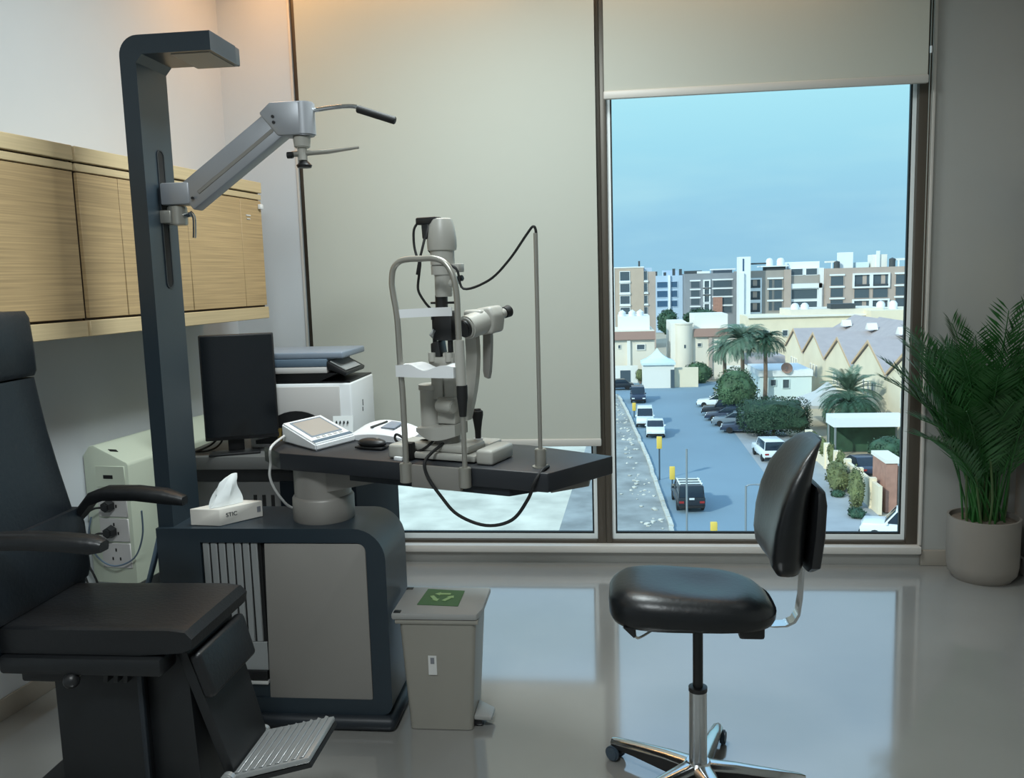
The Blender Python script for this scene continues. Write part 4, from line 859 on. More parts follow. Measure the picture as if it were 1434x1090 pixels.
# ------------------------------------------------------------------ potted palm
PX, PY = 1.665, 3.962
pp = thing('potted_palm', 'areca palm in a taupe round pot in the corner right of the window', 'plant', (PX, PY, 0))
MB().lathe([(0, 0.0), (0.118, 0.0), (0.122, 0.006), (0.140, 0.03), (0.147, 0.07), (0.148, 0.284), (0.139, 0.284), (0.136, 0.26), (0, 0.258)], (PX, PY, 0), seg=48).build('pot', 'pot_taupe', pp)
MB().lathe([(0, 0.262), (0.136, 0.260)], (PX, PY, 0.004), seg=32).build('soil', 'soil', pp)
rng = random.Random(11)
def clampv(p):
    p = Vector(p); p.x = min(p.x, 1.862); p.y = min(p.y, 4.050 if p.x < 1.48 else 4.122); return p
def frond(base, az, length, lean, droop, nl, ll):
    b = MB(); d = Vector((math.cos(az), math.sin(az), 0)); pts = []
    x = z = 0.0; ang = R_(90) - lean
    N = 16; step = length / N
    for i in range(N + 1):
        pts.append(clampv(base + d * x + Vector((0, 0, z))))
        x += math.cos(ang) * step; z += math.sin(ang) * step; ang -= droop / N * (0.4 + 1.3 * i / N)
    b.tube(pts, lambda t: 0.0042 * (1 - 0.75 * t) + 0.0008, seg=5, sub=1)
    side = Vector((-d.y, d.x, 0))
    for i in range(nl):
        t = 0.36 + 0.64 * i / (nl - 1); f = t * N; j = min(int(f), N - 1); u = f - j
        p = pts[j].lerp(pts[j + 1], u); tan = (pts[j + 1] - pts[j]).normalized() if (pts[j + 1] - pts[j]).length > 1e-6 else Vector((0, 0, 1))
        L_ = ll * (0.55 + 0.9 * math.sin(math.pi * min(1, (t - 0.30) / 0.72) ** 0.8)) * rng.uniform(0.85, 1.1)
        for s in (-1, 1):
            dirv = (tan * rng.uniform(0.55, 0.8) + side * s * 0.75 + Vector((0, 0, 0.18))).normalized()
            m = p + dirv * L_ * 0.5; e_ = p + dirv * L_ + Vector((0, 0, -L_ * 0.05)); wv = tan.cross(dirv).cross(dirv).normalized() * 0.0042
            q = [clampv(p), clampv(m + wv), clampv(e_), clampv(m - wv)]
            try: b.quad(q)
            except ValueError: pass
    return b
specs = []
for az, n in ((180, 5), (215, 5), (250, 6), (285, 6), (150, 4), (320, 5), (200, 4), (235, 5), (0, 4), (90, 3)):
    for i in range(n): specs.append((R_(az + rng.uniform(-18, 18)), rng.uniform(0.50, 0.93), R_(rng.uniform(2, 13)), rng.uniform(0.35, 0.95)))
specs += [(R_(180), 0.86, R_(11), 0.85), (R_(190), 0.66, R_(20), 0.95), (R_(205), 0.60, R_(22), 1.0), (R_(200), 0.93, R_(8), 0.6), (R_(176), 0.80, R_(12), 1.0), (R_(260), 0.97, R_(3), 0.35), (R_(300), 0.98, R_(3), 0.3), (R_(185), 0.48, R_(20), 0.8)]
for az, ln_, lean, droop in specs:
    rr = rng.uniform(0.0, 0.09); aa = rng.uniform(0, 6.28)
    frond(Vector((PX + rr * math.cos(aa), PY + rr * math.sin(aa) * 0.8, 0.255)), az, ln_, lean, droop, 34, 0.135).build('frond', 'palm_leaf', pp)
k = MB()
for i in range(16):
    rr = rng.uniform(0.01, 0.09); aa = rng.uniform(0, 6.28); p = Vector((PX + rr * math.cos(aa), PY + rr * math.sin(aa), 0.25))
    k.tube([p, p + Vector((rng.uniform(-0.02, 0.02), rng.uniform(-0.02, 0.02), 0.15)), p + Vector((rng.uniform(-0.05, 0.05), rng.uniform(-0.05, 0.03), 0.34))], 0.005, seg=6, sub=3)
k.build('stems', 'palm_stem', pp)

# ------------------------------------------------------------------ picture on the right wall
pf = thing('picture_frame', 'black framed ochre picture hanging on the right wall above the palm', 'picture', (1.86, 3.85, 1.5))
MB().ring_prism([(1.87, 4.085, 1.218), (1.87, 3.55, 1.218), (1.87, 3.55, 1.76), (1.87, 4.085, 1.76)], [(1.87, 4.07, 1.233), (1.87, 3.565, 1.233), (1.87, 3.565, 1.745), (1.87, 4.07, 1.745)], (-0.018, 0, 0)).build('frame', 'black_plastic', pf)
MB().box(1.858, 1.869, 3.56, 4.075, 1.228, 1.50).build('picture', 'poster_ochre', pf)
MB().box(1.858, 1.869, 3.56, 4.075, 1.50, 1.75).build('picture_upper', 'slate_blue', pf)
# ------------------------------------------------------------------ outside: ground and street
G = -14.6
MB().box(-400, 500, 6, 900, G - 0.5, G - 0.06).build('ground', 'desert', kind='structure')
MB().prism([(-70, 20, G - 0.06), (2.6, 20, G - 0.06), (2.6, 62, G - 0.06), (1.2, 121, G - 0.06), (-70, 121, G - 0.06)], (0, 0, 0.04)).build('sand_field', 'sand_lot', kind='structure')
MB().prism([(-4.5, 20, G - 0.04), (4.0, 20, G - 0.04), (3.9, 54, G - 0.04), (3.4, 76, G - 0.04), (1.5, 116, G - 0.04), (-0.5, 116, G - 0.04), (-2.5, 70, G - 0.04)], (0, 0, 0.04)).build('path_verge', 'earth_strip', kind='structure')
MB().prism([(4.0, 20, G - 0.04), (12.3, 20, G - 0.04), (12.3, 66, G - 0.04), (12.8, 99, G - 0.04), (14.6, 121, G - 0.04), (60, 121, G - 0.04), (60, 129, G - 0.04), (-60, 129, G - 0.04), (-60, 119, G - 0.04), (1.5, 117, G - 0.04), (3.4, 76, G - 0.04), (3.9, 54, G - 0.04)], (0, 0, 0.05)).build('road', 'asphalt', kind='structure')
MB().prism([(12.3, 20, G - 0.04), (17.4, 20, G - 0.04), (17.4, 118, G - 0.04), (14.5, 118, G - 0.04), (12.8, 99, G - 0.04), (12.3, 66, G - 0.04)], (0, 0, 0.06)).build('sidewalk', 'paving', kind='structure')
rng = random.Random(3)
kerb = struct_root('kerb'); kerb.location = (3.2, 75, G); P0 = [(3.95, 44), (3.9, 54), (3.4, 76), (2.35, 100), (1.6, 114)]
for (xa, ya), (xb, yb) in zip(P0, P0[1:]):
    n = int((yb - ya) / 2.0)
    for i in range(n):
        a, b = i / n, (i + 0.93) / n
        x0, y0, x1, y1 = xa + (xb - xa) * a, ya + (yb - ya) * a, xa + (xb - xa) * b, ya + (yb - ya) * b
        j = rng.uniform(-0.05, 0.05)
        MB().prism([(x0 - 0.13 + j, y0, G - 0.05), (x0 + 0.13 + j, y0, G - 0.05), (x1 + 0.13 + j, y1, G - 0.05), (x1 - 0.13 + j, y1, G - 0.05)], (0, 0, 0.22 + rng.uniform(0, 0.05))).build('kerb_stone', 'kerb_white', kerb)
k = MB()
for i in range(110):
    y = rng.uniform(50, 112); x = 3.7 - (y - 50) * 0.034 - abs(rng.gauss(0.5, 0.7)); r = rng.uniform(0.06, 0.20)
    t = bmesh.new(); bmesh.ops.create_icosphere(t, subdivisions=1, radius=r)
    for v in t.verts: v.co *= rng.uniform(0.7, 1.2)
    t.transform(Matrix.Translation((x, y, G + r * 0.2)) @ Matrix.Diagonal((1.2, 1, 0.6, 1))); k._merge(t)
rb = k.build('rubble', 'kerb_white', kind='stuff'); tag(rb, 'pale rubble scattered along the left kerb of the street', 'rubble')

# ------------------------------------------------------------------ outside: buildings
def window_part(par, x0, x1, z0, z1, y, fm='white_render', pm='window_dark', fr=0.12, proud=0.14):
    o = [(x0 - fr, y, z0 - fr), (x1 + fr, y, z0 - fr), (x1 + fr, y, z1 + fr), (x0 - fr, y, z1 + fr)]
    i = [(x0, y, z0), (x1, y, z0), (x1, y, z1), (x0, y, z1)]
    f = MB().ring_prism(o, i, (0, -proud, 0)).build('window', fm, par)
    k = MB(); k.box(x0, x1, y - 0.04, y - 0.01, z0, z1); k.build('pane', pm, f); return f
def balcony_part(par, x0, x1, z0, z1, y, fr=0.35, pm='window_dark'):
    o = [(x0, y, z0), (x1, y, z0), (x1, y, z1), (x0, y, z1)]
    i = [(x0 + fr, y, z0 + fr), (x1 - fr, y, z0 + fr), (x1 - fr, y, z1 - fr), (x0 + fr, y, z1 - fr)]
    f = MB().ring_prism(o, i, (0, -0.5, 0)).build('balcony', 'white_render', par)
    MB().box(x0 + fr, x1 - fr, y - 0.06, y - 0.01, z0 + fr, z1 - fr).build('glazing', pm, f)
    MB().box(x0 + fr, x1 - fr, y - 0.45, y - 0.40, z0 + fr, z0 + fr + 0.55).build('railing', 'roof_plant', f)
    k = MB(); xm = x0 + fr + (x1 - x0 - 2 * fr) * 0.55; k.box(xm, xm + (x1 - x0) * 0.22, y - 0.08, y - 0.055, z0 + fr, z1 - fr - 0.1); k.build('curtain', 'stone_pink', f)
def band(par, name, x0, x1, z0, z1, y, m, proud=0.2): return MB().box(x0, x1, y - proud, y + 0.05, z0, z1).build(name, m, par)
def block(par, name, x0, x1, y0, y1, z0, z1, m): return MB().box(x0, x1, y0, y1, z0, z1).build(name, m, par)

# brown apartment block
b = thing('apartment_building', 'brown stone apartment block at the left edge of the window view', 'building', (5.5, 196, G)); Y = 190
block(b, 'wall', 0.2, 8.25, Y, 204, G, 2.95, 'stone_brown'); block(b, 'side_wing', 8.25, 10.8, Y + 0.3, 204, G, 1.9, 'stone_pink')
for z0, z1 in ((0.1, 2.0), (-2.4, -0.6), (-4.9, -3.2), (-7.4, -5.7), (-9.9, -8.2)):
    window_part(b, 3.2, 5.2, z0, z1, Y); window_part(b, 8.35, 9.0, z0, z1, Y + 0.3, fr=0.05)
    band(b, 'window_sill', 3.0, 5.4, z0 - 0.5, z0 - 0.12, Y, 'white_render', 0.3); band(b, 'window_sill', 8.2, 9.2, z0 - 0.45, z0 - 0.1, Y + 0.3, 'white_render', 0.3)
block(b, 'chimney', 7.3, 7.7, 195, 195.5, 2.9, 4.3, 'roof_plant'); band(b, 'parapet', 0.1, 8.35, 2.8, 3.05, Y, 'white_render', 0.1)
block(b, 'roof_room', 8.6, 10.3, 196, 200, 1.9, 2.8, 'block_blue'); band(b, 'corner_strip', 1.55, 2.0, G, 2.9, Y, 'white_render', 0.12)
# blue white block
b = thing('apartment_building', 'small bluish white block right of the brown apartment block', 'building', (17, 246, G)); Y = 240
block(b, 'wall', 12.5, 20.9, Y, 252, G, 0.8, 'block_blue')
for z0, z1 in ((-2.4, -0.9), (-5.0, -3.3), (-7.6, -6.0)):
    window_part(b, 14.0, 16.8, z0, z1, Y, 'block_blue', 'window_blue'); window_part(b, 17.8, 19.4, z0, z1, Y, 'block_blue', 'window_blue')
band(b, 'fin', 16.95, 17.5, G, 0.9, Y, 'white_render', 0.6); block(b, 'roof_room', 16.0, 20.0, 244, 250, 0.8, 2.2, 'block_blue')
for x, h in ((13.8, 1.7), (16.2, 1.3), (18.6, 2.6), (20.4, 2.4)): block(b, 'water_tank', x - 0.35, x + 0.35, 241, 242, 0.8, 0.8 + h * 0.7, 'roof_plant')
# slate grey block
b = thing('apartment_building', 'slate grey apartment block left of the white stair tower', 'building', (27, 241, G)); Y = 235
block(b, 'wall', 21.0, 34.8, Y, 250, G, 1.1, 'stone_slate')
for z0, z1 in ((-2.6, -1.0), (-4.9, -3.3), (-7.1, -5.5), (-9.4, -7.8)):
    window_part(b, 22.6, 24.8, z0, z1, Y, 'stone_slate'); band(b, 'window_band', 22.3, 25.1, z1 + 0.1, z1 + 0.45, Y, 'white_render')
    window_part(b, 28.4, 33.2, z0, z1 + 0.1, Y, 'stone_slate'); band(b, 'window_band', 28.1, 33.5, z1 + 0.2, z1 + 0.55, Y, 'white_render')
for z0, z1 in ((-2.6, -0.9), (-4.4, -3.0), (-6.4, -4.8), (-8.6, -7.0)): window_part(b, 26.1, 27.3, z0, z1, Y, 'white_render', fr=0.35, proud=0.3)
band(b, 'brick_bay', 28.3, 30.7, -10.5, -5.2, Y, 'brick_red', 0.5); band(b, 'roof_slab', 27.6, 34.2, 1.9, 2.2, Y + 1, 'white_render', 0.8)
block(b, 'roof_room', 28.5, 33.5, Y + 1.5, Y + 6, 1.1, 1.9, 'stone_slate'); block(b, 'roof_pergola', 21.05, 25.5, Y + 0.5, Y + 3, 1.1, 1.9, 'roof_plant'); block(b, 'roof_edge', 24.2, 27.5, Y - 0.1, Y + 2, 1.1, 1.7, 'white_render')
# white stair tower
b = thing('stair_tower', 'tall white stair tower with a dark vertical slot on the far skyline', 'tower', (35, 227.4, G)); Y = 225.5
block(b, 'wall', 33.6, 36.5, Y, 229.2, G, 5.0, 'white_render'); band(b, 'slot_window', 34.5, 34.9, 1.4, 4.5, Y, 'window_blue', 0.05); band(b, 'fin', 33.5, 34.8, G, 1.0, Y, 'white_render', 0.6)
# brown grey block
b = thing('apartment_building', 'grey brown block with white framed balconies right of the stair tower', 'building', (42, 236, G)); Y = 230
block(b, 'wall', 35.25, 47.3, Y, 246, G, 1.4, 'stone_grey')
for z0, z1 in ((-3.4, -0.45), (-6.4, -3.4), (-9.6, -6.4)): balcony_part(b, 35.2, 40.0, z0, z1, Y, 0.4)
for z0, z1 in ((-3.1, -1.0), (-6.0, -3.7), (-8.9, -6.7)):
    window_part(b, 41.8, 45.1, z0, z1, Y, 'stone_grey'); band(b, 'window_band', 41.4, 45.4, z1 + 0.15, z1 + 0.55, Y, 'white_render', 0.3)
    window_part(b, 42.8, 43.0, z0, z1, Y - 0.02, 'stone_grey')
band(b, 'pilaster', 45.6, 47.3, G, 1.5, Y, 'stone_pink', 0.4); block(b, 'roof_slab', 39.8, 46.9, Y + 0.4, Y + 6, 2.3, 2.6, 'white_render'); block(b, 'roof_room', 41.3, 46.2, Y + 1, Y + 6, 1.4, 2.3, 'roof_plant')
for x, r in ((42.4, 0.9), (45.2, 1.0)): MB().lathe([(0, 0), (r, 0), (r, 1.3), (r * 0.7, 1.8), (0, 2.0)], (x, Y + 2.5, 2.6), seg=16).build('water_tank', 'white_render', b)
block(b, 'roof_rail', 37.2, 41.2, Y + 0.5, Y + 0.6, 3.0, 3.4, 'roof_plant')
# dark top block
b = thing('apartment_building', 'block with a dark brick top floor and wide white bands, centre of the skyline', 'building', (51, 238, G)); Y = 230.6
block(b, 'wall', 47.4, 55.65, Y, 246, G, 1.7, 'white_render'); block(b, 'roof_slab', 47.4, 55.2, Y + 3, 246, 1.7, 3.4, 'white_render')
band(b, 'brick_band', 47.45, 54.6, -2.2, 0.0, Y, 'stone_grey', 0.1)
window_part(b, 47.5, 50.3, 0.0, 1.55, Y); window_part(b, 51.2, 53.9, 0.0, 1.55, Y)
window_part(b, 47.6, 54.0, -6.1, -3.7, Y, fr=0.1); window_part(b, 47.6, 54.0, -8.4, -6.8, Y, fr=0.1); band(b, 'frame_top', 47.4, 55.1, -3.4, -2.2, Y, 'white_render', 0.6); band(b, 'frame_post', 54.3, 55.1, -9.5, -2.2, Y, 'white_render', 0.6)
# long pinkish block
b = thing('apartment_building', 'long pinkish grey block with large white grid balconies at the right of the skyline', 'building', (66, 236, G)); Y = 228
block(b, 'wall', 55.72, 80.0, Y, 246, G, 1.45, 'stone_pink')
for z0, z1 in ((-2.9, -0.6), (-5.8, -3.6), (-8.7, -6.5)):
    for x0, x1 in ((56.7, 59.8), (72.5, 75.4), (76.8, 79.2)):
        window_part(b, x0, x1, z0, z1, Y, 'stone_pink'); band(b, 'window_band', x0 - 0.3, x1 + 0.3, z1 + 0.15, z1 + 0.55, Y, 'white_render', 0.3)
for x0, x1 in ((62.0, 66.5), (66.5, 71.0)):
    balcony_part(b, x0, x1, -3.7, 0.0, Y, 0.4); balcony_part(b, x0, x1, -9.9, -6.5, Y, 0.4); window_part(b, x0 + 0.5, x1 - 0.4, -6.2, -3.9, Y, 'stone_pink', fr=0.05)
block(b, 'roof_room', 59.4, 62.6, Y + 2, Y + 5, 1.45, 5.4, 'white_render'); block(b, 'roof_room', 67.3, 70.9, Y + 2, Y + 6, 1.45, 4.6, 'villa_white'); block(b, 'roof_post', 68.2, 69.0, Y + 1.5, Y + 2, 1.45, 5.5, 'white_render')
for x, z in ((58.4, 1.9), (71.9, 2.3)): MB().lathe([(0, 0), (0.75, 0), (0.75, z * 0.85), (0, z)], (x, Y + 1.2, 1.45), seg=14).build('water_tank', 'roof_plant', b)
block(b, 'roof_slab', 55.8, 58.2, Y + 1, Y + 3, 2.9, 3.3, 'villa_white'); block(b, 'roof_post', 57.0, 57.3, Y + 1, Y + 1.3, 1.45, 2.9, 'white_render'); block(b, 'roof_slab', 72.8, 77.0, Y + 1, Y + 3, 3.0, 3.5, 'white_render'); block(b, 'roof_post', 73.2, 73.6, Y + 1, Y + 1.3, 1.45, 3.0, 'white_render')
block(b, 'roof_room', 63.5, 66.8, Y + 3, Y + 6, 1.45, 2.8, 'tent_white')
# cream block
b = thing('villa', 'long cream flat-roofed building behind the gabled houses', 'building', (38, 156, G)); Y = 150
block(b, 'wall', 24.0, 46.0, Y, 160, G, -6.3, 'cream_yellow'); block(b, 'upper_wall', 31.0, 46.0, Y + 0.6, 160, -6.3, -5.3, 'villa_cream'); block(b, 'side_wing', 43.0, 56.0, Y - 3, 160, G, -5.6, 'cream_yellow'); band(b, 'cornice', 23.8, 43.0, -6.5, -6.2, Y, 'villa_white', 0.4)
for x in (32.0, 33.6, 46.0, 48.0): MB().lathe([(0, 0), (0.7, 0), (0.7, 0.9), (0.4, 1.3), (0, 1.4)], (x, Y + 2, -5.6), seg=14).build('water_tank', 'white_render', b)
window_part(b, 26.5, 27.3, -9.6, -8.7, Y, 'villa_white'); window_part(b, 29.6, 30.4, -9.6, -8.7, Y, 'villa_white'); block(b, 'roof_unit', 37.5, 41.5, Y + 0.5, Y + 3, -5.3, -4.5, 'roof_plant')
# left villa
b = thing('villa', 'cream villa with a brown roof band at the far left end of the street', 'building', (2, 136, G)); Y = 131
block(b, 'wall', -6.0, 7.2, Y, 142, G, -7.0, 'villa_cream'); block(b, 'roof_room', 1.9, 6.6, Y + 2, 140, -7.0, -4.9, 'villa_white')
for x in (2.5, 4.0, 5.2): MB().lathe([(0, 0), (0.55, 0), (0.55, 0.6), (0, 1.0)], (x, Y + 2.8, -4.9), seg=12).build('water_tank', 'white_render', b)
MB().prism([(-6.1, Y, -7.1), (7.3, Y, -7.1), (7.3, Y - 0.5, -8.3), (-6.1, Y - 0.5, -8.3)], (0, 0.1, -0.05)).build('roof_band', 'villa_band', b)
window_part(b, 4.6, 5.7, -9.8, -9.1, Y, 'villa_white'); window_part(b, 1.8, 2.1, -9.6, -9.1, Y, 'villa_white', fr=0.05)
band(b, 'pilaster', 3.1, 3.6, G, -8.4, Y, 'villa_white', 0.3); block(b, 'boundary_wall', -6, 4.6, Y - 2.2, Y - 2, G, -12.0, 'villa_white'); block(b, 'garage_door', 2.0, 3.5, Y - 2.25, Y - 2.15, G, -12.7, 'window_dark')
# tent
b = thing('garden_tent', 'white peaked garden tent between the two far villas', 'tent', (7.2, 124, G)); t = MB()
A = [(4.9, 122, -11.0), (9.6, 122, -11.0), (9.6, 126.5, -11.0), (4.9, 126.5, -11.0)]; rows = []
for f, z in ((0.0, -11.3), (0.0, -11.0), (0.35, -10.6), (0.65, -10.1), (0.85, -9.6), (0.98, -9.1)):
    rows.append([(7.15 + (x - 7.15) * (1 - f), 124.2 + (y - 124.2) * (1 - f), z) for x, y, _ in A])
t.grid(rows, close=True); t.build('tent_roof', 'tent_white', b); block(b, 'tent_wall', 5.1, 9.4, 122.3, 126, G, -11.2, 'villa_white'); block(b, 'door', 8.9, 9.45, 122.22, 122.3, G, -12.0, 'window_dark'); block(b, 'wall', 9.5, 12.8, 123, 123.3, G, -11.8, 'cream_yellow')
# second villa
b = thing('villa', 'cream villa with a round corner tower behind the green shrub', 'building', (15, 137, G)); Y = 131
block(b, 'wall', 12.0, 21.5, Y + 0.5, 142, G, -7.0, 'villa_cream'); block(b, 'wall_left', 9.7, 12.2, Y + 1.0, 142, G, -6.0, 'villa_white')
MB().lathe([(0, G), (1.25, G), (1.25, -6.25), (1.35, -6.2), (1.35, -6.0), (0, -5.95)], (11.6, Y + 0.6, 0), seg=24).build('round_tower', 'villa_cream', b)
block(b, 'roof_room', 13.2, 18.2, Y + 2, 140, -7.0, -4.9, 'villa_white'); MB().prism([(13.0, Y + 0.5, -6.9), (21.6, Y + 0.5, -6.9), (21.6, Y, -8.1), (13.0, Y, -8.1)], (0, 0.1, -0.05)).build('roof_band', 'villa_band', b)
window_part(b, 13.6, 14.1, -9.6, -9.1, Y + 0.5, 'villa_white', fr=0.05); band(b, 'pilaster', 15.2, 15.7, G, -8.1, Y + 0.5, 'stone_pink', 0.3)
MB().box(11.5, 11.75, Y - 0.68, Y - 0.6, -9.7, -9.2).build('window', 'window_dark', b); block(b, 'gate_wall', 17.0, 24.0, Y - 3, Y - 2.7, G, -12.2, 'villa_white')

# gabled houses along the right side of the street
HP = [(123.5, -7.0, 'farthest gabled cream house of the row on the right side of the street'), (112.0, -6.8, 'second farthest gabled cream house, above the white flat annex'), (100.5, -6.6, 'middle gabled cream house of the row, behind the grey canopy'), (89.0, -6.1, 'second nearest gabled cream house, behind the date palm'), (77.5, -5.9, 'nearest gabled cream house, cut off by the right window frame')]
for (yc, zp, lab) in HP:
    h = thing('gabled_house', lab, 'house', (30, yc, G), group='row of gabled cream houses'); w2 = 5.72; xe = 26.0; ze = zp - 2.7
    MB().prism([(xe, yc - w2, G), (xe, yc + w2, G), (xe, yc + w2, ze), (xe, yc, zp), (xe, yc - w2, ze)], (14, 0, 0)).build('wall', 'cream_yellow', h)
    for s in (-1, 1):
        MB().prism([(xe - 0.2, yc, zp + 0.10), (xe - 0.2, yc + s * (w2 + 0.02), ze + 0.08), (xe - 0.2, yc + s * (w2 + 0.02), ze + 0.30), (xe - 0.2, yc, zp + 0.36)], (9.5, 0, 0)).build('gable_roof', 'roof_grey', h)
        MB().prism([(xe - 0.26, yc, zp + 0.08), (xe - 0.26, yc + s * (w2 - 0.1), ze + 0.06), (xe - 0.26, yc + s * (w2 - 0.1), ze + 0.3), (xe - 0.26, yc, zp + 0.38)], (0.07, 0, 0)).build('verge_board', 'verge_tan', h)
    zr = zp + 1.75
    MB().prism([(28.2, yc - w2, ze + 0.1), (35.5, yc - w2, zr), (42.8, yc - w2, ze + 0.1)], (0, 2 * w2, 0)).build('main_roof', 'roof_grey', h)
    MB().prism([(32.2, yc - 1.0, zp + 0.55), (32.2, yc + 0.4, zp + 0.55), (32.2, yc - 0.3, zp + 1.35)], (1.2, 0, 0)).build('dormer', 'villa_white', h)
    for dy in (-1.5, 0.0, 1.5):
        o = [(xe, yc + dy - 0.36, ze - 2.5), (xe, yc + dy + 0.36, ze - 2.5), (xe, yc + dy + 0.36, ze - 1.0), (xe, yc + dy - 0.36, ze - 1.0)]; i_ = [(xe, yc + dy - 0.27, ze - 2.4), (xe, yc + dy + 0.27, ze - 2.4), (xe, yc + dy + 0.27, ze - 1.1), (xe, yc + dy - 0.27, ze - 1.1)]
        f = MB().ring_prism(o, i_, (-0.12, 0, 0)).build('window', 'villa_white', h); MB().box(xe - 0.05, xe - 0.01, yc + dy - 0.27, yc + dy + 0.27, ze - 2.4, ze - 1.1).build('pane', 'window_dark', f)
# white annex and canopies
b = thing('annex', 'white flat-roofed annex in front of the far gabled houses', 'building', (20.8, 106, G)); block(b, 'wall', 18.0, 23.9, 104, 112, G, -11.0, 'tent_white'); block(b, 'parapet', 17.8, 24.0, 103.8, 112.2, -11.0, -10.3, 'white_render'); block(b, 'side_roof', 17.9, 22.5, 112.3, 118, -10.6, -9.4, 'roof_grey')
window_part(b, 19.2, 19.8, -12.1, -11.4, 104, 'tent_white', fr=0.05); window_part(b, 20.6, 21.3, -12.4, -11.4, 104, 'tent_white', fr=0.05)
dsh = thing('satellite_dish', 'dark round satellite dish on the white flat annex', 'dish', (21.0, 104.2, -10.3)); MB().lathe([(0, 0.12), (0.35, 0.06), (0.62, 0), (0.66, 0.02), (0.36, 0.1), (0, 0.18)], (21.0, 103.7, -10.0), axis=(0, 0.9, -0.4)).build('reflector', 'villa_band', dsh); MB().cyl((21.0, 104.2, -10.3), (21.0, 103.8, -10.0), 0.06, seg=8).build('stand', 'pole_grey', dsh)
b = thing('shade_canopy', 'pale grey peaked shade canopy beside the date palm', 'canopy', (22, 91, G))
MB().grid([[(19.8, 88.5, -12.5), (25.4, 88.5, -12.5), (25.4, 94, -12.5), (19.8, 94, -12.5)], [(19.8, 88.5, -12.2), (25.4, 88.5, -12.2), (25.4, 94, -12.2), (19.8, 94, -12.2)], [(21.6, 90, -11.2), (23.6, 90, -11.2), (23.6, 92.5, -11.2), (21.6, 92.5, -11.2)], [(22.5, 91, -10.2), (22.7, 91, -10.2), (22.7, 91.5, -10.2), (22.5, 91.5, -10.2)]], close=True).build('canopy_roof', 'canopy_grey', b)
for x, y in ((20, 88.7), (25.2, 88.7), (20, 93.8), (25.2, 93.8)): MB().cyl((x, y, G), (x, y, -12.4), 0.09, seg=8).build('post', 'pole_grey', b)
b = thing('carport', 'white flat carport roof above the vine-covered wall', 'carport', (22, 76, G)); block(b, 'carport_roof', 19.1, 25.2, 75, 77.6, -12.0, -11.2, 'white_render')
for x, y in ((19.3, 75.2), (25.0, 75.2), (19.3, 77.4), (25.0, 77.4)): MB().cyl((x, y, G), (x, y, -11.9), 0.1, seg=8).build('post', 'pole_grey', b)
block(b, 'back_wall', 19.2, 25.1, 77.4, 77.6, G, -12.0, 'leaf_dark')
# garden wall with vines, brick pier
b = thing('garden_wall', 'cream garden wall overgrown with vines right of the parking strip', 'wall', (17.5, 68, G)); block(b, 'wall', 17.4, 17.65, 57, 78, G, -12.7, 'cream_yellow'); 
for i in range(7): block(b, 'wall_pier', 17.3, 17.75, 58.5 + 3 * i, 58.9 + 3 * i, G, -12.5, 'cream_yellow')
b2 = thing('brick_pier', 'reddish brick pier beside the right edge of the window view', 'pier', (18.5, 58.5, G)); block(b2, 'shaft', 18.05, 18.75, 57.6, 60.5, G, -11.3, 'brick_red'); block(b2, 'cap', 17.95, 19.05, 57.5, 60.6, -11.3, -11.05, 'villa_white'); block(b2, 'white_return', 18.95, 19.6, 58.0, 61, G, -11.6, 'villa_white')

# ------------------------------------------------------------------ outside: plants
def foliage(par, c, rad, n, size, m, seed, shape='ell', name='foliage'):
    rg = random.Random(seed); k = MB(); t = bmesh.new(); bmesh.ops.create_icosphere(t, subdivisions=3, radius=1)
    for v in t.verts:
        d = v.co.normalized(); q = 0.80 + 0.10 * math.sin(5 * d.x + seed) * math.cos(4 * d.y + 2 * d.z)
        if shape == 'box':
            mxc = max(abs(d.x), abs(d.y), abs(d.z)); q = min(q / mxc, 1.30) * 0.90
        v.co = Vector((d.x * rad[0] * q, d.y * rad[1] * q, d.z * rad[2] * q)) + Vector(c)
    k._merge(t)
    for i in range(n):
        d = Vector((rg.gauss(0, 1), rg.gauss(0, 1), rg.gauss(0, 1))).normalized(); q = rg.uniform(0.78, 1.0)
        if shape == 'box': q = min(1 / max(abs(d.x), abs(d.y), abs(d.z)), 1.30) * rg.uniform(0.86, 0.95)
        else: q *= 0.92 + 0.12 * math.sin(6 * d.x + seed) * math.cos(5 * d.z + 3 * d.y)
        p = Vector(c) + Vector((d.x * rad[0], d.y * rad[1], d.z * rad[2])) * q
        u = Vector((rg.gauss(0, 1), rg.gauss(0, 1), rg.gauss(0, 1))).normalized(); w = u.cross(d + Vector((0.1, 0.2, 0.3))).normalized(); s = size * rg.uniform(0.6, 1.2)
        k.quad([p - u * s, p - w * s * 0.5, p + u * s, p + w * s * 0.5])
    return k.build(name, m, par)
def tree(name, lab, cat, x, y, cz, rad, n, size, m, seed, shape='ell', trunk=True):
    t = thing(name, lab, cat, (x, y, G)); foliage(t, (x, y, cz), rad, n, size, m, seed, shape)
    if trunk: MB().tube([(x, y, G), (x + 0.05, y, (G + cz) / 2), (x, y, cz)], 0.16, seg=7).build('trunk', 'bark', t)
    return t
tree('clipped_tree', 'block-shaped clipped green tree beside the parked white car', 'tree', 16.0, 85, -12.5, (3.55, 2.2, 1.75), 4200, 0.11, 'leaf_hedge', 1, 'box')
tree('round_tree', 'rounded green tree above the row of parked dark cars', 'tree', 14.4, 98.5, -11.9, (2.6, 2.2, 2.9), 2600, 0.16, 'leaf_mid', 2)
tree('shrub', 'dark green shrub in front of the villa with the round tower', 'shrub', 13.2, 127.6, -13.2, (2.3, 1.3, 1.9), 1500, 0.17, 'leaf_mid', 3)
tree('shrub', 'small pale shrub beside the garden tent', 'shrub', 4.9, 127.6, -13.3, (0.8, 0.7, 1.0), 400, 0.14, 'leaf_olive', 4)
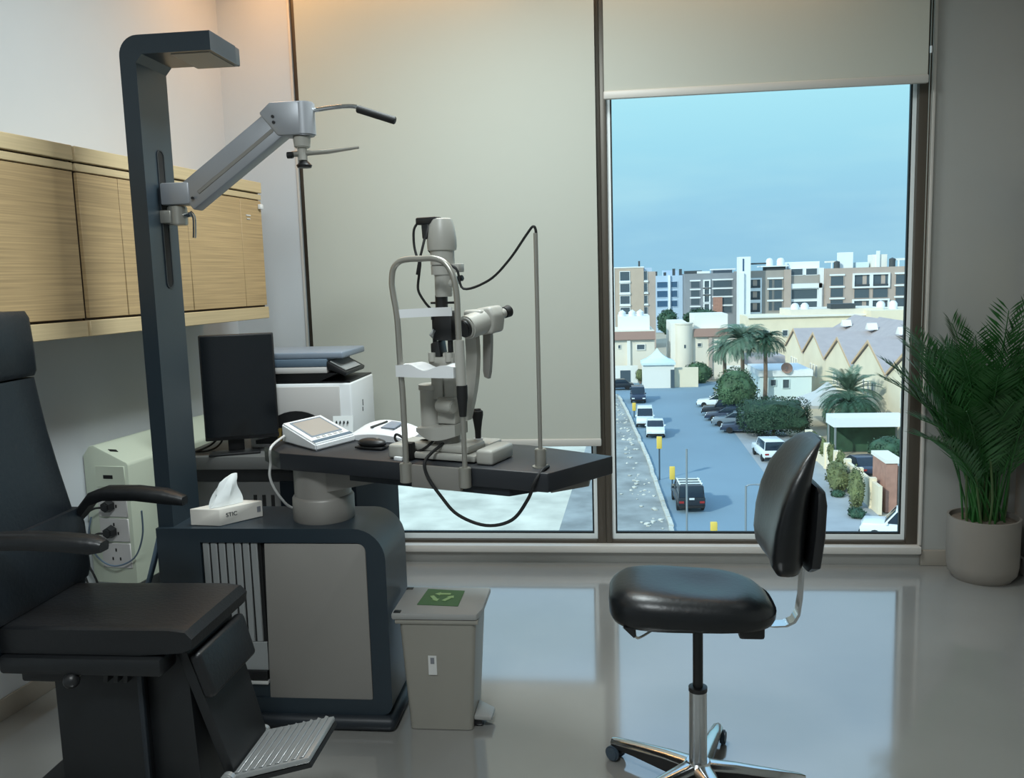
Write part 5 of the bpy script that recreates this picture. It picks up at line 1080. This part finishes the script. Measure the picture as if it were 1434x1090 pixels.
tree('dark_tree', 'dark tree behind the far villas, left one of two', 'tree', 11.9, 170, -7.9, (2.3, 2.0, 2.8), 900, 0.3, 'leaf_dark', 5)
tree('dark_tree', 'wide dark tree behind the round-towered villa', 'tree', 18.6, 174, -7.4, (3.8, 2.0, 2.0), 1100, 0.3, 'leaf_dark', 6)
tree('olive_tree', 'loose olive-green bush growing over the garden wall', 'tree', 16.5, 63.5, -13.5, (0.8, 1.6, 1.3), 1300, 0.11, 'leaf_olive', 7)
tree('olive_tree', 'olive-green bush in front of the brick pier', 'tree', 16.45, 58.6, -13.2, (0.55, 1.0, 1.6), 1000, 0.10, 'leaf_olive', 8)
tree('shrub', 'low dark shrub at the foot of the brick pier', 'shrub', 15.9, 56.4, -14.3, (0.6, 0.7, 0.4), 500, 0.09, 'leaf_dark', 9, trunk=False)
tree('shrub', 'low dark shrub on the pavement edge under the olive bush', 'shrub', 16.1, 61.8, -14.4, (0.55, 0.6, 0.3), 400, 0.08, 'leaf_dark', 10, trunk=False)
for i, y in enumerate((66.2, 69.0, 71.8, 74.5)): foliage(b, (17.45, y, -13.0), (0.25, 1.1, 0.9), 350, 0.10, 'vine', 20 + i, name='vine')
tree('dark_tree', 'dark green tree in the shade beside the carport', 'tree', 22.6, 72, -13.2, (1.8, 1.4, 1.1), 1000, 0.12, 'leaf_dark', 30)

def palm_tree(lab, x, y, cz, length, nf, droop, seed, m='palm_green', up=0.9):
    t = thing('date_palm', lab, 'palm tree', (x, y, G), group='date palms along the street'); rg = random.Random(seed)
    MB().tube([(x, y, G), (x + 0.08, y, (G + cz) / 2), (x, y, cz)], lambda q: 0.26 - 0.05 * q, seg=8).build('trunk', 'bark', t)
    k = MB(Matrix.Translation((x, y, G))); N = 9; pts = []; px_ = pz = 0; ang = R_(48)
    for i in range(N + 1):
        pts.append(Vector((px_, 0, pz))); px_ += math.cos(ang) * length / N; pz += math.sin(ang) * length / N; ang -= droop / N
    k.tube(pts, lambda q: 0.045 * (1 - 0.8 * q), seg=4, sub=1)
    for i in range(26):
        f = (0.15 + 0.85 * i / 25) * N; j = min(int(f), N - 1); p = pts[j].lerp(pts[j + 1], f - j); tn = (pts[j + 1] - pts[j]).normalized()
        L_ = length * 0.19 * (0.5 + math.sin(math.pi * (0.12 + 0.8 * i / 25)))
        for s in (-1, 1):
            d = (tn * 0.75 + Vector((0, s * 0.8, -0.12))).normalized(); q = p + d * L_; w = tn * 0.045
            k.quad([p - w, p + d * L_ * 0.5 - w, q, p + d * L_ * 0.5 + w])
    fr = k.build('frond', m, t); fr.location = (0, 0, cz - G)
    for i in range(nf):
        o = fr if i == 0 else fr.copy()
        if i: C.objects.link(o); o.parent = t
        o.location = (rg.uniform(-0.1, 0.1), rg.uniform(-0.1, 0.1), cz - G + rg.uniform(-0.1, 0.1)); e_ = rg.uniform(-0.85, up)
        o.rotation_euler = (0, -e_ * 0.75, i * 2.399 + rg.uniform(-0.2, 0.2)); o.scale = (1,) * 3
palm_tree('tall date palm with a full drooping crown behind the round green tree', 15.9, 104, -6.9, 3.9, 70, 2.0, 41)
palm_tree('smaller date palm close to the right of the tall palm', 18.4, 103.2, -7.0, 2.9, 50, 2.1, 42, 'leaf_dark')
palm_tree('low date palm at the left foot of the tall palm', 14.9, 112, -8.6, 2.6, 40, 2.1, 43)
palm_tree('date palm with spiky upright fronds beside the grey canopy', 22.9, 84.5, -10.4, 3.1, 46, 1.3, 44, 'palm_green', 1.15)
palm_tree('low wide drooping date palm behind the white carport roof', 22.0, 80.9, -11.0, 3.3, 54, 2.3, 45, 'leaf_dark', 0.35)

# ------------------------------------------------------------------ outside: cars
def car(lab, x, y, rz, m, kind='sedan', rack=False, spare=False):
    t = thing('car', lab, 'car', (x, y, G + 0.02), R_(rz), group='cars on the street'); M = Matrix.Translation((x, y, G + 0.02)) @ Matrix.Rotation(R_(rz), 4, 'Z')
    Lh = 2.25; H = 1.45 if kind == 'sedan' else 1.78; w = 0.9
    if kind == 'sedan': body = [(-Lh, 0.35), (-Lh, 0.85), (-1.75, 0.95), (0.85, 0.95), (2.1, 0.80), (Lh, 0.6), (Lh, 0.32)]; cabn = [(-1.7, 0.94), (-1.15, H), (0.15, H), (0.95, 0.94)]
    else: body = [(-Lh, 0.4), (-Lh, 1.05), (0.95, 1.05), (2.1, 0.98), (Lh, 0.75), (Lh, 0.4)]; cabn = [(-Lh + 0.05, 1.04), (-Lh + 0.15, H), (0.35, H), (0.95, 1.04)]
    MB(M).prism([(-w, yy, z) for yy, z in body], (2 * w, 0, 0), bev=0.06).build('body', m, t)
    MB(M).prism([(-w + 0.10, yy, z) for yy, z in cabn], (2 * w - 0.2, 0, 0), bev=0.05).build('windows', 'car_glass', t)
    ys = [p[0] for p in cabn]
    k = MB(M); k.box(-w + 0.12, w - 0.12, ys[1] + 0.02, ys[2] - 0.02, H - 0.03, H + 0.03, bev=0.02)
    for s in (-1, 1):
        k.prism([(s * (w - 0.13), ys[1], H), (s * (w - 0.13), ys[1] + 0.12, H), (s * (w - 0.07), ys[0] + 0.14, cabn[0][1]), (s * (w - 0.07), ys[0], cabn[0][1])], (0.03 * s, 0, 0)); k.prism([(s * (w - 0.13), ys[2], H), (s * (w - 0.13), ys[2] - 0.1, H), (s * (w - 0.07), ys[3] - 0.12, cabn[3][1]), (s * (w - 0.07), ys[3], cabn[3][1])], (0.03 * s, 0, 0))
    k.build('roof', m, t)
    for sx in (-1, 1):
        for yy in (-1.38, 1.42): MB(M).cyl((sx * (w - 0.16), yy, 0.32), (sx * (w + 0.02), yy, 0.32), 0.32, seg=14).build('wheel', 'tyre', t)
        MB(M).box(sx * (w + 0.02) - 0.09, sx * (w + 0.02) + 0.09, 0.72, 0.86, 1.0, 1.14, bev=0.02).build('mirror', m, t)
        MB(M).box(sx * 0.68 - 0.16, sx * 0.68 + 0.16, -Lh - 0.03, -Lh + 0.02, 0.68, 0.82).build('tail_lamp', 'tail_red', t); MB(M).box(sx * 0.66 - 0.17, sx * 0.66 + 0.17, Lh - 0.12, Lh + 0.02, 0.58, 0.70).build('headlamp', 'bead_white', t)
    MB(M).box(-0.85, 0.85, Lh - 0.02, Lh + 0.08, 0.3, 0.48, bev=0.02).build('front_bumper', 'tyre', t); MB(M).box(-0.85, 0.85, -Lh - 0.08, -Lh + 0.02, 0.34, 0.5, bev=0.02).build('rear_bumper', 'tyre', t)
    if rack:
        k = MB(M)
        for yy in (-1.6, -0.9, -0.2): k.box(-0.8, 0.8, yy - 0.04, yy + 0.04, H + 0.08, H + 0.13)
        for s in (-1, 1): k.box(s * 0.72 - 0.03, s * 0.72 + 0.03, -1.7, 0.2, H + 0.03, H + 0.09)
        k.build('roof_rack', 'bead_white', t)
    if spare: MB(M).box(-0.17, 0.17, -Lh - 0.045, -Lh, 0.92, 1.04).build('number_plate', 'car_white', t)
car('black off-road car with a roof rack driving away in the nearest lane', 5.45, 59.6, 2, 'car_black', 'suv', True, True)
car('white car driving toward the window in front of another white car', 4.75, 86.5, 178, 'car_white')
car('white car half hidden behind the first white car on the street', 4.0, 92.5, 178, 'car_white', 'suv')
car('dark navy car at the far left end of the street', 3.9, 110, 180, 'car_navy', 'suv')
car('black car beside the kerb at the far left corner of the street', 1.4, 121.5, 95, 'car_black')
car('grey parked car, nearest of the row under the round tree', 13.2, 91.2, 78, 'car_grey')
car('slate parked car, second of the row under the round tree', 12.9, 94.6, 78, 'car_navy')
car('black parked car, third of the row under the round tree', 12.9, 98.2, 80, 'car_black', 'suv')
car('white parked car, farthest of the row under the round tree', 13.0, 104.5, 80, 'car_white')
car('dark parked car half hidden under the clipped tree', 13.6, 87.3, 80, 'car_navy')
car('white hatchback parked alone on the right side of the street', 13.7, 75.0, 4, 'car_white', 'suv')
car('white pickup cut off by the bottom right corner of the window', 17.2, 51.8, 70, 'car_white', 'suv')
car('dark car parked behind the garden wall by the carport', 19.6, 69.0, 10, 'car_navy')

# ------------------------------------------------------------------ outside: poles and signals
def signal(lab, x, y, ztop, h):
    t = thing('traffic_signal', lab, 'traffic signal', (x, y, G), group='yellow traffic signals along the kerb')
    MB().cyl((x, y, G), (x, y, ztop - 0.1), 0.06, seg=8).build('pole', 'pole_dark', t)
    MB().box(x - 0.20, x + 0.20, y - 0.14, y + 0.14, ztop - h, ztop, bev=0.04).build('signal_head', 'signal_yellow', t)
    for i in range(3):
        zc = ztop - h * (0.2 + 0.3 * i); MB().cyl((x, y + 0.14, zc), (x, y + 0.24, zc), h * 0.12, seg=10).build('lamp_hood', 'tyre', t)
signal('yellow traffic signal on a tall dark pole at the left kerb', 3.98, 67, -11.15, 0.95)
signal('yellow traffic signal on a low post beside the tall dark pole', 4.85, 65.5, -13.2, 1.0)
signal('yellow traffic signal at the bottom edge of the window view', 6.2, 51, -13.35, 0.75)
signal('pale yellow traffic signal far up the left kerb', 3.0, 97, -12.9, 0.9)
t = thing('street_pole', 'slim grey pole rising in front of the black off-road car', 'pole', (4.35, 48, G)); MB().cyl((4.35, 48, G), (4.35, 48, -8.3), 0.055, seg=8).build('shaft', 'pole_grey', t); MB().cyl((4.35, 48, G), (4.35, 48, G + 0.4), 0.12, seg=8).build('base', 'pole_grey', t)
t = thing('street_lamp', 'grey street lamp with a short arm near the middle of the street', 'lamp post', (7.9, 50, G)); MB().cyl((7.9, 50, G), (7.9, 50, -10.9), 0.06, seg=8).build('shaft', 'pole_grey', t); MB().tube([(7.9, 50, -10.95), (8.1, 50, -10.85), (8.6, 50, -10.82)], 0.045, seg=6).build('arm', 'pole_grey', t); MB().box(8.5, 8.95, 49.9, 50.1, -10.88, -10.78, bev=0.03).build('lamp_head', 'pole_grey', t)
